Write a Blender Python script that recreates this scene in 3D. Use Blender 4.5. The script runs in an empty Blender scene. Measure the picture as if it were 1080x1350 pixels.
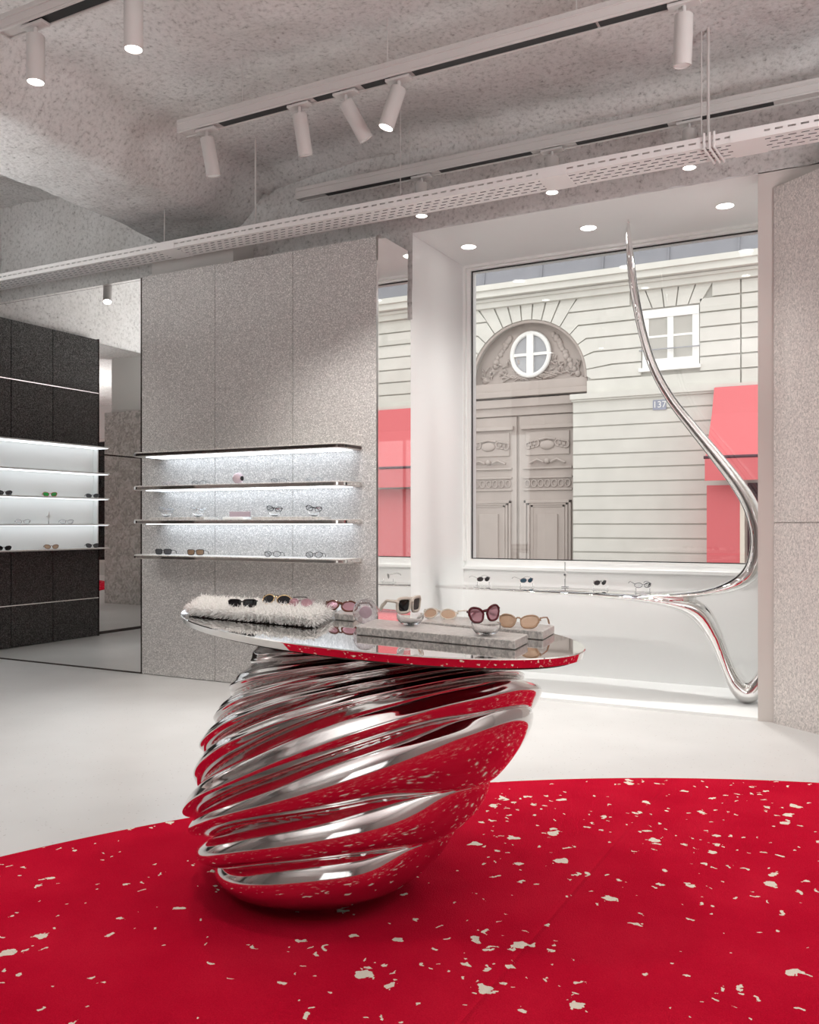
import bpy, bmesh, math, random
from mathutils import Vector, Matrix, noise
random.seed(7)
C = bpy.context.scene.collection
PI = math.pi
# ------------------------------------------------------------------ camera frame
F = 1171.0; TH = math.radians(27.7); H = 1.25
ST, CT = math.sin(TH), math.cos(TH)
def ray(px, py):
    u = (px-540)/F; v = (690-py)/F
    return Vector((-ST+CT*u, CT+ST*u, v))
CAM = Vector((0, 0, H))
def onY(px, py, Y):
    d = ray(px, py); return CAM + d*(Y/d.y)
def onZ(px, py, z):
    d = ray(px, py); return CAM + d*((z-H)/d.z)
def onD(px, py, D):
    return CAM + ray(px, py)*D
def atX(px, Y):
    d = ray(px, 690); return d.x/d.y*Y

# ------------------------------------------------------------------ materials
def mat(name, col=(.8, .8, .8), rough=.5, metal=0.0, trans=0.0, emis=None, estr=0.0, ior=1.45, spec=None, coat=0):
    m = bpy.data.materials.new(name); m.use_nodes = True
    b = m.node_tree.nodes['Principled BSDF']
    b.inputs['Base Color'].default_value = (*col, 1)
    b.inputs['Roughness'].default_value = rough
    b.inputs['Metallic'].default_value = metal
    b.inputs['Transmission Weight'].default_value = trans
    b.inputs['IOR'].default_value = ior
    if spec is not None: b.inputs['Specular IOR Level'].default_value = spec
    if coat: b.inputs['Coat Weight'].default_value = coat
    if emis:
        b.inputs['Emission Color'].default_value = (*emis, 1)
        b.inputs['Emission Strength'].default_value = estr
    return m
def nt(m):
    t = m.node_tree
    return t, t.nodes['Principled BSDF'], (lambda k, **kw: _new(t, k, kw)), t.links.new
def _new(t, k, kw):
    n = t.nodes.new(k)
    for a, v in kw.items(): setattr(n, a, v)
    return n
def ramp(t, stops):
    r = t.nodes.new('ShaderNodeValToRGB'); e = r.color_ramp.elements
    while len(e) < len(stops): e.new(.5)
    for i, (p, c) in enumerate(stops):
        e[i].position = p; e[i].color = (*c, 1) if len(c) == 3 else c
    return r

def plaster_mat():
    m = mat('rough_plaster', (.6, .57, .545), .9, spec=.2); t, b, N, L = nt(m)
    tc = N('ShaderNodeTexCoord')
    n1 = N('ShaderNodeTexNoise'); n1.inputs['Scale'].default_value = 34; n1.inputs['Detail'].default_value = 8; n1.inputs['Roughness'].default_value = .68
    n2 = N('ShaderNodeTexNoise'); n2.inputs['Scale'].default_value = 1.7; n2.inputs['Detail'].default_value = 5
    for n in (n1, n2): L(tc.outputs['Object'], n.inputs['Vector'])
    r1 = ramp(t, [(.31, (.34, .325, .315)), (.40, (.60, .585, .57)), (.50, (.72, .705, .69)), (.72, (.80, .785, .77))])
    L(n1.outputs['Fac'], r1.inputs['Fac'])
    r2 = ramp(t, [(.3, (.86, .845, .83)), (.7, (1, 1, 1))]); L(n2.outputs['Fac'], r2.inputs['Fac'])
    mx = N('ShaderNodeMix', data_type='RGBA', blend_type='MULTIPLY'); mx.inputs['Factor'].default_value = 1
    L(r1.outputs['Color'], mx.inputs['A']); L(r2.outputs['Color'], mx.inputs['B']); L(mx.outputs['Result'], b.inputs['Base Color'])
    bp = N('ShaderNodeBump'); bp.inputs['Strength'].default_value = .7; bp.inputs['Distance'].default_value = .016
    L(n1.outputs['Fac'], bp.inputs['Height']); L(bp.outputs['Normal'], b.inputs['Normal'])
    return m
def glitter_mat(name, dark, light, scale, metal=.55, rough=.38, bump=.6, dist=.004):
    m = mat(name, dark, rough, metal); t, b, N, L = nt(m)
    tc = N('ShaderNodeTexCoord'); v = N('ShaderNodeTexVoronoi'); v.inputs['Scale'].default_value = scale
    L(tc.outputs['Object'], v.inputs['Vector'])
    sp = N('ShaderNodeSeparateColor'); L(v.outputs['Color'], sp.inputs['Color'])
    r = ramp(t, [(0, dark), (.75, tuple((a+c)/2 for a, c in zip(dark, light))), (1, light)])
    L(sp.outputs['Red'], r.inputs['Fac']); L(r.outputs['Color'], b.inputs['Base Color'])
    bp = N('ShaderNodeBump'); bp.inputs['Strength'].default_value = bump; bp.inputs['Distance'].default_value = dist
    L(sp.outputs['Green'], bp.inputs['Height']); L(bp.outputs['Normal'], b.inputs['Normal'])
    return m
def crumple_mat(name, col, scale, stretch=(1, 1, 1), metal=.6, rough=.4, dist=.02, strength=.8):
    m = mat(name, col, rough, metal); t, b, N, L = nt(m)
    tc = N('ShaderNodeTexCoord'); mp = N('ShaderNodeMapping'); mp.inputs['Scale'].default_value = stretch
    L(tc.outputs['Object'], mp.inputs['Vector'])
    n = N('ShaderNodeTexNoise'); n.inputs['Scale'].default_value = scale; n.inputs['Detail'].default_value = 4; n.inputs['Distortion'].default_value = 1.2
    L(mp.outputs['Vector'], n.inputs['Vector'])
    r = ramp(t, [(.35, tuple(c*.72 for c in col)), (.65, tuple(min(1, c*1.25) for c in col))])
    L(n.outputs['Fac'], r.inputs['Fac']); L(r.outputs['Color'], b.inputs['Base Color'])
    bp = N('ShaderNodeBump'); bp.inputs['Strength'].default_value = strength; bp.inputs['Distance'].default_value = dist
    L(n.outputs['Fac'], bp.inputs['Height']); L(bp.outputs['Normal'], b.inputs['Normal'])
    return m
def floor_mat():
    m = mat('pale_terrazzo', (.74, .725, .695), .28, spec=.4); t, b, N, L = nt(m)
    tc = N('ShaderNodeTexCoord'); v = N('ShaderNodeTexVoronoi'); v.inputs['Scale'].default_value = 55
    L(tc.outputs['Object'], v.inputs['Vector'])
    sp = N('ShaderNodeSeparateColor'); L(v.outputs['Color'], sp.inputs['Color'])
    lt = N('ShaderNodeMath', operation='LESS_THAN'); lt.inputs[1].default_value = .2; L(v.outputs['Distance'], lt.inputs[0])
    gt = N('ShaderNodeMath', operation='GREATER_THAN'); gt.inputs[1].default_value = .86; L(sp.outputs['Red'], gt.inputs[0])
    ml = N('ShaderNodeMath', operation='MULTIPLY'); L(lt.outputs[0], ml.inputs[0]); L(gt.outputs[0], ml.inputs[1])
    n = N('ShaderNodeTexNoise'); n.inputs['Scale'].default_value = 2.2; L(tc.outputs['Object'], n.inputs['Vector'])
    r = ramp(t, [(.3, (.60, .59, .575)), (.7, (.655, .645, .63))]); L(n.outputs['Fac'], r.inputs['Fac'])
    mx = N('ShaderNodeMix', data_type='RGBA'); L(ml.outputs[0], mx.inputs['Factor'])
    L(r.outputs['Color'], mx.inputs['A']); mx.inputs['B'].default_value = (.45, .43, .4, 1); L(mx.outputs['Result'], b.inputs['Base Color'])
    return m
def rug_mat():
    m = mat('red_wool_pile', (.5, .005, .025), .95, spec=.1); t, b, N, L = nt(m)
    b.inputs['Specular IOR Level'].default_value = 0.02
    tc = N('ShaderNodeTexCoord')
    # warped coordinates give the flecks their torn outline
    wn = N('ShaderNodeTexNoise'); wn.inputs['Scale'].default_value = 22; wn.inputs['Detail'].default_value = 4; L(tc.outputs['Object'], wn.inputs['Vector'])
    sb = N('ShaderNodeVectorMath', operation='SUBTRACT'); sb.inputs[1].default_value = (.5, .5, .5); L(wn.outputs['Color'], sb.inputs[0])
    sc = N('ShaderNodeVectorMath', operation='SCALE'); sc.inputs['Scale'].default_value = .085; L(sb.outputs[0], sc.inputs[0])
    ad = N('ShaderNodeVectorMath', operation='ADD'); L(tc.outputs['Object'], ad.inputs[0]); L(sc.outputs[0], ad.inputs[1])
    cl = N('ShaderNodeTexNoise'); cl.inputs['Scale'].default_value = 2.3; cl.inputs['Detail'].default_value = 1; L(tc.outputs['Object'], cl.inputs['Vector'])
    masks = []
    for scale, size, gate in ((8.5, .15, .73), (21, .15, .81)):
        v = N('ShaderNodeTexVoronoi', voronoi_dimensions='2D'); v.inputs['Scale'].default_value = scale; L(ad.outputs[0], v.inputs['Vector'])
        sp = N('ShaderNodeSeparateColor'); L(v.outputs['Color'], sp.inputs['Color'])
        # fleck radius differs from cell to cell
        rr = N('ShaderNodeMath', operation='MULTIPLY'); rr.inputs[1].default_value = size; L(sp.outputs['Green'], rr.inputs[0])
        ra = N('ShaderNodeMath', operation='ADD'); ra.inputs[1].default_value = .05; L(rr.outputs[0], ra.inputs[0])
        lt = N('ShaderNodeMath', operation='LESS_THAN'); L(v.outputs['Distance'], lt.inputs[0]); L(ra.outputs[0], lt.inputs[1])
        s1 = N('ShaderNodeMath', operation='ADD'); L(sp.outputs['Red'], s1.inputs[0]); L(cl.outputs['Fac'], s1.inputs[1])
        gt = N('ShaderNodeMath', operation='GREATER_THAN'); gt.inputs[1].default_value = gate+.5; L(s1.outputs[0], gt.inputs[0])
        ml = N('ShaderNodeMath', operation='MULTIPLY'); L(lt.outputs[0], ml.inputs[0]); L(gt.outputs[0], ml.inputs[1]); masks.append(ml)
    mxm = N('ShaderNodeMath', operation='MAXIMUM'); L(masks[0].outputs[0], mxm.inputs[0]); L(masks[1].outputs[0], mxm.inputs[1])
    pn = N('ShaderNodeTexNoise'); pn.inputs['Scale'].default_value = 260; pn.inputs['Detail'].default_value = 2; L(tc.outputs['Object'], pn.inputs['Vector'])
    big = N('ShaderNodeTexNoise'); big.inputs['Scale'].default_value = 3.5; big.inputs['Detail'].default_value = 4; L(tc.outputs['Object'], big.inputs['Vector'])
    mb = N('ShaderNodeMath', operation='ADD'); L(pn.outputs['Fac'], mb.inputs[0]); L(big.outputs['Fac'], mb.inputs[1])
    r = ramp(t, [(.0, (.33, .002, .016)), (.45, (.54, .005, .028)), (1, (.76, .022, .055))])
    hf = N('ShaderNodeMath', operation='MULTIPLY'); hf.inputs[1].default_value = .5; L(mb.outputs[0], hf.inputs[0]); L(hf.outputs[0], r.inputs['Fac'])
    mx = N('ShaderNodeMix', data_type='RGBA'); L(mxm.outputs[0], mx.inputs['Factor']); L(r.outputs['Color'], mx.inputs['A']); mx.inputs['B'].default_value = (.85, .78, .66, 1)
    L(mx.outputs['Result'], b.inputs['Base Color'])
    # pile bump plus the sewn seam that crosses the rug
    sa, sb_ = onZ(880, 1031, .02), onZ(640, 1310, .02); dn = (sb_-sa).normalized(); nn = Vector((-dn.y, dn.x, 0)); off = nn.dot(sa-Vector((.88, .80, 0)))
    dt = N('ShaderNodeVectorMath', operation='DOT_PRODUCT'); dt.inputs[1].default_value = nn; L(tc.outputs['Object'], dt.inputs[0])
    so = N('ShaderNodeMath', operation='SUBTRACT'); so.inputs[1].default_value = off; L(dt.outputs['Value'], so.inputs[0])
    sab = N('ShaderNodeMath', operation='ABSOLUTE'); L(so.outputs[0], sab.inputs[0])
    sm = N('ShaderNodeMapRange'); sm.inputs['From Min'].default_value = 0; sm.inputs['From Max'].default_value = .012; sm.inputs['To Min'].default_value = -.9; sm.inputs['To Max'].default_value = 0; L(sab.outputs[0], sm.inputs['Value'])
    hs = N('ShaderNodeMath', operation='ADD'); L(pn.outputs['Fac'], hs.inputs[0]); L(sm.outputs['Result'], hs.inputs[1])
    bp = N('ShaderNodeBump'); bp.inputs['Strength'].default_value = .7; bp.inputs['Distance'].default_value = .008
    L(hs.outputs[0], bp.inputs['Height']); L(bp.outputs['Normal'], b.inputs['Normal'])
    return m
def stone_mat(name, c):
    m = mat(name, c, .85); t, b, N, L = nt(m)
    tc = N('ShaderNodeTexCoord'); n = N('ShaderNodeTexNoise'); n.inputs['Scale'].default_value = 2.5; n.inputs['Detail'].default_value = 6
    L(tc.outputs['Object'], n.inputs['Vector'])
    r = ramp(t, [(.3, tuple(x*.94 for x in c)), (.7, tuple(min(1, x*1.04) for x in c))]); L(n.outputs['Fac'], r.inputs['Fac'])
    L(r.outputs['Color'], b.inputs['Base Color'])
    return m
def pane_mat(name, tint=(1, 1, 1), refl=.06):
    m = bpy.data.materials.new(name); m.use_nodes = True; t = m.node_tree; t.nodes.clear()
    o = t.nodes.new('ShaderNodeOutputMaterial'); a = t.nodes.new('ShaderNodeBsdfTransparent'); g = t.nodes.new('ShaderNodeBsdfGlossy')
    a.inputs['Color'].default_value = (*tint, 1); g.inputs['Roughness'].default_value = 0
    fr = t.nodes.new('ShaderNodeFresnel'); fr.inputs['IOR'].default_value = 1.5
    ad = t.nodes.new('ShaderNodeMath'); ad.operation = 'ADD'; ad.inputs[1].default_value = refl
    mx = t.nodes.new('ShaderNodeMixShader'); L = t.links.new
    L(fr.outputs[0], ad.inputs[0]); L(ad.outputs[0], mx.inputs[0]); L(a.outputs[0], mx.inputs[1]); L(g.outputs[0], mx.inputs[2]); L(mx.outputs[0], o.inputs['Surface'])
    return m
M = {}
M['plaster'] = plaster_mat()
M['floor'] = floor_mat()
M['rug'] = rug_mat()
M['glitter'] = glitter_mat('silver_glitter', (.40, .385, .375), (.92, .89, .86), 180, metal=.35, rough=.42, bump=.45, dist=.003)
M['led_soft'] = mat('led_strip_soft', (1, 1, 1), .5, emis=(.86, .93, 1), estr=1.4)
M['dark_glitter'] = glitter_mat('black_glitter', (.018, .017, .016), (.16, .155, .15), 130, rough=.3)
M['crumple'] = crumple_mat('crumpled_silver', (.42, .40, .385), 14)
M['ribbed'] = crumple_mat('hammered_silver_panel', (.74, .69, .66), 110, (1, 1, .6), metal=.3, rough=.42, dist=.003, strength=.5)
M['white'] = mat('white_paint', (.84, .84, .82), .45)
M['bright'] = mat('niche_white', (.84, .845, .835), .32, spec=.35)
M['grey_paint'] = mat('taupe_paint', (.60, .565, .535), .6)
M['pilaster'] = mat('pilaster_taupe', (.66, .61, .575), .5)
M['wall'] = mat('grey_wall_paint', (.52, .50, .48), .7)
M['chrome'] = mat('chrome', (.86, .85, .84), .045, 1)
M['cast'] = mat('cast_aluminium', (.72, .70, .69), .085, 1)
M['mirror'] = mat('mirror_silver', (.86, .86, .85), .004, 1)
M['mirror_top'] = mat('polished_steel', (.80, .79, .77), .03, 1)
M['edge'] = mat('dark_bronze_edge', (.10, .085, .08), .18, .9)
M['fixture'] = mat('fixture_enamel', (.60, .57, .55), .45)
M['traywhite'] = mat('tray_enamel', (.88, .86, .84), .5)
M['black'] = mat('black_plastic', (.012, .012, .012), .3)
M['slot'] = mat('black_slot', (.02, .02, .02), .6)
M['lamp'] = mat('lamp_face', (1, 1, 1), .5, emis=(1, .97, .93), estr=6)
M['led'] = mat('led_strip', (1, 1, 1), .5, emis=(.80, .90, 1), estr=2.5)
M['pane'] = pane_mat('window_glass', (.98, .985, .985), .015)
M['glass'] = mat('clear_glass', (1, 1, 1), 0, trans=1, ior=1.45)
M['acrylic'] = mat('acrylic', (.97, .98, .98), .02, trans=1, ior=1.3)
M['bronze'] = crumple_mat('brushed_bronze', (.68, .65, .615), 60, (1, 6, 1), metal=.2, rough=.32, dist=.001, strength=.2)
M['fur'] = mat('white_fur', (.97, .955, .925), .7)
M['stone'] = stone_mat('cream_stone', (.655, .645, .60))
M['stone_gap'] = stone_mat('cream_joint', (.46, .45, .415))
M['door'] = stone_mat('hazed_door_wood', (.44, .385, .355))  # brown paled to carry the haze of the window glass
M['roof'] = stone_mat('zinc_roof', (.23, .235, .26))
M['red_shop'] = mat('red_canvas', (.66, .145, .16), .7)
M['plum'] = mat('plum_door', (.07, .02, .035), .4)
M['grey_pane'] = mat('grey_window_glass', (.33, .34, .36), .08)
M['plate_blue'] = mat('plate_blue', (.30, .32, .40), .4)
M['asphalt'] = mat('asphalt', (.38, .37, .36), .9)
M['lens_black'] = mat('lens_black', (.01, .01, .012), .06)
M['lens_grey'] = mat('lens_grey', (.09, .09, .095), .06)
M['lens_pink'] = mat('lens_pink', (.75, .42, .48), .05, trans=.6)
M['lens_tan'] = mat('lens_tan', (.80, .55, .38), .05, trans=.6)
M['lens_clear'] = pane_mat('lens_clear', (.95, .96, .97), .05)
M['pink_opaque'] = mat('pink_opaque', (.80, .60, .66), .2)
M['globe'] = pane_mat('thin_glass', (.95, .93, .95), .06)
_t = M['globe'].node_tree; _lw = _t.nodes.new('ShaderNodeLayerWeight'); _pw = _t.nodes.new('ShaderNodeMath'); _pw.operation = 'POWER'; _pw.inputs[1].default_value = 1.8
_t.links.new(_lw.outputs['Facing'], _pw.inputs[0]); _t.links.new(_pw.outputs[0], [n for n in _t.nodes if n.type == 'MATH' and n.operation == 'ADD'][0].inputs[0])
M['lens_brown'] = mat('lens_brown', (.42, .27, .17), .06, trans=.4)
M['lens_green'] = mat('lens_green', (.05, .42, .09), .08)
M['fr_black'] = mat('frame_black', (.012, .011, .012), .2)
M['fr_red'] = mat('frame_oxblood', (.10, .008, .014), .2)
M['fr_tort'] = mat('frame_tortoise', (.12, .035, .018), .2)
M['fr_tan'] = mat('frame_tan', (.42, .27, .17), .25)
M['fr_beige'] = mat('frame_beige', (.76, .69, .60), .3)
M['fr_blush'] = mat('frame_blush', (.80, .62, .65), .15, trans=.5)
M['fr_clear'] = mat('frame_crystal', (.80, .81, .84), .1, trans=.6)
M['fr_gold'] = mat('frame_gold', (.75, .55, .30), .2, 1)
M['fr_grey'] = mat('frame_grey', (.16, .17, .18), .25)
M['fr_blue'] = mat('lens_blue', (.08, .19, .28), .1)
M['fr_silver'] = mat('frame_silver', (.55, .55, .55), .2, 1)
M['fr_rose'] = mat('frame_red_acetate', (.50, .06, .05), .2)

# ------------------------------------------------------------------ mesh helpers
class MB:
    def __init__(s): s.v = []; s.f = []
    def add(s, vs, fs):
        n = len(s.v); s.v += [Vector(v) for v in vs]; s.f += [tuple(i+n for i in f) for f in fs]; return s
    def box(s, x0, x1, y0, y1, z0, z1):
        return s.add([(x0, y0, z0), (x1, y0, z0), (x1, y1, z0), (x0, y1, z0), (x0, y0, z1), (x1, y0, z1), (x1, y1, z1), (x0, y1, z1)],
                     [(0, 3, 2, 1), (4, 5, 6, 7), (0, 1, 5, 4), (1, 2, 6, 5), (2, 3, 7, 6), (3, 0, 4, 7)])
    def prism(s, pts, d):
        n = len(pts); d = Vector(d); a = [Vector(p) for p in pts]
        return s.add(a+[p+d for p in a], [tuple(range(n))[::-1], tuple(range(n, 2*n))]+[(i, (i+1) % n, n+(i+1) % n, n+i) for i in range(n)])
    def tube(s, pts, r, n=10, closed=False, caps=True):
        pts = [Vector(p) for p in pts]; k = len(pts); rs = r if isinstance(r, (list, tuple)) else [r]*k
        vs = []; prev = None
        for i, p in enumerate(pts):
            if closed: t = pts[(i+1) % k]-pts[i-1]
            else: t = pts[min(i+1, k-1)]-pts[max(i-1, 0)]
            t.normalize()
            if prev is None:
                a = Vector((0, 0, 1)) if abs(t.z) < .9 else Vector((1, 0, 0)); nrm = t.cross(a).normalized()
            else:
                nrm = (prev-t*prev.dot(t)).normalized()
            prev = nrm; b = t.cross(nrm)
            for j in range(n):
                a = 2*PI*j/n; vs.append(p+(nrm*math.cos(a)+b*math.sin(a))*rs[i])
        fs = []
        m = k if closed else k-1
        for i in range(m):
            for j in range(n):
                fs.append((i*n+j, i*n+(j+1) % n, ((i+1) % k)*n+(j+1) % n, ((i+1) % k)*n+j))
        if not closed and caps: fs += [tuple(range(n))[::-1], tuple(range((k-1)*n, k*n))]
        return s.add(vs, fs)
    def lathe(s, prof, c=(0, 0, 0), n=32, M_=None, caps=True):
        vs = []; c = Vector(c)
        for r, z in prof:
            for j in range(n):
                a = 2*PI*j/n; p = Vector((r*math.cos(a), r*math.sin(a), z))
                vs.append((M_ @ p if M_ else p)+c)
        k = len(prof); fs = []
        for i in range(k-1):
            for j in range(n): fs.append((i*n+j, i*n+(j+1) % n, (i+1)*n+(j+1) % n, (i+1)*n+j))
        if caps and prof[0][0] > 1e-6: fs.append(tuple(range(n))[::-1])
        if caps and prof[-1][0] > 1e-6: fs.append(tuple(range((k-1)*n, k*n)))
        return s.add(vs, fs)
    def ball(s, c, r, n=10, sq=(1, 1, 1)):
        vs = []; fs = []; c = Vector(c)
        for i in range(n+1):
            for j in range(2*n):
                a = PI*i/n; b = PI*j/n
                vs.append(c+Vector((r*sq[0]*math.sin(a)*math.cos(b), r*sq[1]*math.sin(a)*math.sin(b), r*sq[2]*math.cos(a))))
        for i in range(n):
            for j in range(2*n): fs.append((i*2*n+j, (i+1)*2*n+j, (i+1)*2*n+(j+1) % (2*n), i*2*n+(j+1) % (2*n)))
        return s.add(vs, fs)
    def build(s, name, m, parent=None, smooth=False, bevel=0, merge=False, loc=None):
        me = bpy.data.meshes.new(name); me.from_pydata([tuple(v) for v in s.v], [], s.f)
        bm = bmesh.new(); bm.from_mesh(me)
        if merge: bmesh.ops.remove_doubles(bm, verts=bm.verts, dist=1e-5)
        bmesh.ops.recalc_face_normals(bm, faces=bm.faces)
        bm.to_mesh(me); bm.free()
        if smooth:
            for p in me.polygons: p.use_smooth = True
        me.materials.append(M[m] if isinstance(m, str) else m)
        o = bpy.data.objects.new(name, me); C.objects.link(o)
        if parent: o.parent = parent
        if loc: o.location = loc
        if smooth and smooth != 'all':
            md = o.modifiers.new('edges', 'EDGE_SPLIT'); md.split_angle = math.radians(40)
        if bevel:
            b = o.modifiers.new('bevel', 'BEVEL'); b.width = bevel; b.segments = 2; b.limit_method = 'ANGLE'
        return o
def tag(o, label, cat, group=None):
    o['label'] = label; o['category'] = cat
    if group: o['group'] = group
    return o
def struct(o, label=None):
    o['kind'] = 'structure'
    if label: o['label'] = label
    return o
def empty(name, loc, label, cat, group=None, rz=0, rx=0, ry=0):
    o = bpy.data.objects.new(name, None); C.objects.link(o); o.location = loc; o.rotation_euler = (rx, ry, rz)
    o.empty_display_size = .05
    return tag(o, label, cat, group)
def box(name, m, x0, x1, y0, y1, z0, z1, parent=None, bevel=0):
    return MB().box(x0, x1, y0, y1, z0, z1).build(name, m, parent, bevel=bevel)

# ------------------------------------------------------------------ room shell
XL, XR, YF, YB = -7.75, 5.4, -4.6, 6.01
struct(box('floor', 'floor', XL-.1, XR+.1, YF-.1, YB+.01, -.12, 0))
def fbm(x, y, z): return noise.fractal(Vector((x, y, z)), .9, 2.1, 5, noise_basis='PERLIN_ORIGINAL')
def sst(a, b, x):
    t = min(1, max(0, (x-a)/(b-a))); return t*t*(3-2*t)
def ceil_z(x, y):
    z = 4.12
    wob = .10*noise.noise(Vector((x*.3, y*.9, 3.1)))
    z -= .32*sst(-4.42+wob, -4.85+wob, x)                 # down the rounded flank on to the beam
    edge = -5.62+.05*noise.noise(Vector((1, y*1.5, 7)))
    z += .62*sst(edge, edge-.07, x)                      # up again beyond the beam
    z += .10*noise.noise(Vector((x*.45, y*.5, .3)))*1.0
    z += .028*fbm(x*1.3, y*1.3, 1.7)+.010*fbm(x*6, y*6, 4.2)
    z -= .10*sst(5.75, 6.02, y)*(1 if x > -4.5 else .3)
    z += .05*math.exp(-((y-3.95-.1*math.sin(x))/.18)**2)*sst(-4.2, -3.6, x)*sst(-1, -2.6, x)*-1
    return z
def grid(nx, ny, fn):
    b = MB(); vs = [fn(i/nx, j/ny) for j in range(ny+1) for i in range(nx+1)]
    return b.add(vs, [(j*(nx+1)+i, j*(nx+1)+i+1, (j+1)*(nx+1)+i+1, (j+1)*(nx+1)+i) for j in range(ny) for i in range(nx)])
def _c(a, b_):
    x = XL-.1+(XR-XL+.2)*a; y = YF-.1+(6.12-YF+.1)*b_
    return (x, y, ceil_z(x, y))
o = grid(300, 250, _c).build('ceiling', 'plaster', smooth='all'); struct(o)
def rough_wall(x0, x1, z0, z1, nx, nz):
    def f(a, b_):
        x = x0+(x1-x0)*a; z = z0+(z1-z0)*b_
        d = .03*fbm(x*1.5, z*1.5, 9)+.015*fbm(x*7, z*7, 2)
        if b_ == 0: z += .012*noise.noise(Vector((x*9, 0, 5)))
        return (x, YB-.02+d*(.25+.75*b_), z)
    return grid(nx, nz, f)
b = rough_wall(XL-.05, -3.12, 2.8, 4.9, 110, 40)
c = rough_wall(-3.14, XR, 3.462, 4.9, 200, 30); b.add(c.v, c.f)
struct(b.build('wall_back', 'plaster', smooth='all'))
b = MB().box(XL-.1, -3.2, 6.02, 6.2, 0, 4.9).box(-.66, XR, 6.0, 6.16, 0, 3.47).box(-3.2, XR, 6.06, 6.2, 3.52, 4.9)
struct(b.build('wall_north', 'pilaster'))
struct(box('wall_left', 'plaster', XL-.25, XL-.03, YF-.1, 6.2, 0, 4.9))
struct(box('wall_right', 'wall', XR, XR+.15, YF-.1, 6.2, 0, 4.9))
b = MB().box(XL-.1, .4, YF-.15, YF, 0, 4.9).box(4.8, XR+.1, YF-.15, YF, 0, 4.9).box(.4, 4.8, YF-.15, YF, 3.3, 4.9).box(.4, 4.8, YF-.15, YF, 0, .3)
struct(b.build('wall_front', 'wall'))
w2 = MB()
for x in (.4, 1.5, 2.6, 3.7, 4.75): w2.box(x, x+.05, YF-.12, YF-.04, .3, 3.3)
w2.box(.4, 4.8, YF-.12, YF-.04, .3, .36); w2.box(.4, 4.8, YF-.12, YF-.04, 3.24, 3.3)
o = struct(w2.build('window_2', 'grey_paint'))
o2 = box('pane', 'pane', .45, 4.75, YF-.085, YF-.075, .36, 3.24, o)
# boxed column top above the panels
struct(box('trim_1', 'grey_paint', -5.5, -4.62, 5.72, 6.0, 3.2, 3.62))
# --- window niche
NX0, NX1, NY = -3.14, -.25, 6.99
ZS = 3.46
b = MB().box(NX0-.06, NX0, 6.0, 7.25, 0, ZS+.06)                    # left reveal
struct(b.build('wall_niche', 'bright'))
struct(MB().box(NX1, NX1+.06, 6.17, 7.25, 0, ZS+.06).build('wall_niche_side', 'bright'))
struct(box('ceiling_niche', 'bright', NX0-.06, NX1+.06, 6.0, 7.25, ZS, ZS+.06))
struct(box('floor_niche', 'bright', NX0-.06, NX1+.06, 6.005, 7.25, -.12, .018))
b = MB().box(NX0, NX1, NY, 7.25, 0, .86).box(NX0, NX1, NY-.02, 7.2, .86, .885).box(NX0, NX1, NY+.015, 7.2, .885, .925)
struct(b.build('wall_sill', 'bright'))
b = MB().box(NX0, NX0+.05, NY+.02, NY+.1, .925, ZS).box(NX1-.05, NX1, NY+.02, NY+.1, .925, ZS).box(NX0+.05, NX1-.05, NY+.02, NY+.1, 3.425, ZS).box(NX0+.05, NX1-.05, NY+.02, NY+.1, .925, .945)
b.box(NX0, NX0+.022, NY-.02, NY+.02, .925, ZS).box(NX0+.022, NX1, NY-.02, NY+.02, 3.44, ZS)
w1 = struct(b.build('window_1', 'white'))
g = MB().box(NX0+.05, NX0+.058, NY+.045, NY+.06, .945, 3.425).box(NX0+.05, NX1-.05, NY+.045, NY+.06, 3.417, 3.425).box(NX0+.05, NX1-.05, NY+.045, NY+.06, .945, .953)
g.build('gasket', 'slot', w1)
MB().box(NX0+.05, NX1-.05, NY+.065, NY+.075, .945, 3.425).build('pane', 'pane', w1)
# --- angled silver panel wall on the right
P0 = Vector((-.565, 5.985, 0)); dr = Vector((.79, -.61, 0)).normalized(); nr = Vector((.61, .79, 0)).normalized()
def slab(mb, t0, t1, z0, z1, th=.1):
    a = P0+dr*t0; c = P0+dr*t1
    mb.prism([(a.x, a.y, z0), (c.x, c.y, z0), (c.x, c.y, z1), (a.x, a.y, z1)], nr*th)
b = MB(); slab(b, 0, 1.0, 0, 1.252); slab(b, 0, 1.0, 1.258, 3.35); 
P0 += nr*.01; slab(b, .002, .998, 1.2, 1.3, .08); P0 -= nr*.01
struct(b.build('wall_angled', 'ribbed'))
e1 = P0+dr*1.0
struct(box('wall_return', 'wall', e1.x-.02, XR, e1.y, e1.y+.15, 0, 4.6))

# ------------------------------------------------------------------ mirrored partition and silver display wall
PX0, PX1, PY = -5.40, -3.14, 5.5
ZP = 3.295
part = empty('display_wall', ((PX0+PX1)/2, PY+.1, 0), 'tall display wall of three silver glitter panels behind the table', 'wall panel')
def lbox(name, m, x0, x1, y0, y1, z0, z1, par, bevel=0):
    l = par.location; return box(name, m, x0-l.x, x1-l.x, y0-l.y, y1-l.y, z0-l.z, z1-l.z, par, bevel)
sx = [PX0, atX(283.5, PY), atX(386, PY), PX1-.012]
for i in range(3): lbox('glitter_panel', 'glitter', sx[i]+.002, sx[i+1]-.002, PY, PY+.03, .005, ZP, part)
lbox('core', 'slot', PX0+.01, PX1-.01, PY+.015, 6.0, 0, ZP-.01, part)
lbox('edge_trim', 'chrome', PX1-.012, PX1+.002, PY-.004, PY+.012, 0, ZP+.01, part)
mr = lbox('side_mirror', 'mirror', PX1-.01, PX1, PY+.012, 6.0, 0, ZP+.02, part); mr['label'] = 'narrow mirrored side of the wall'
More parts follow.
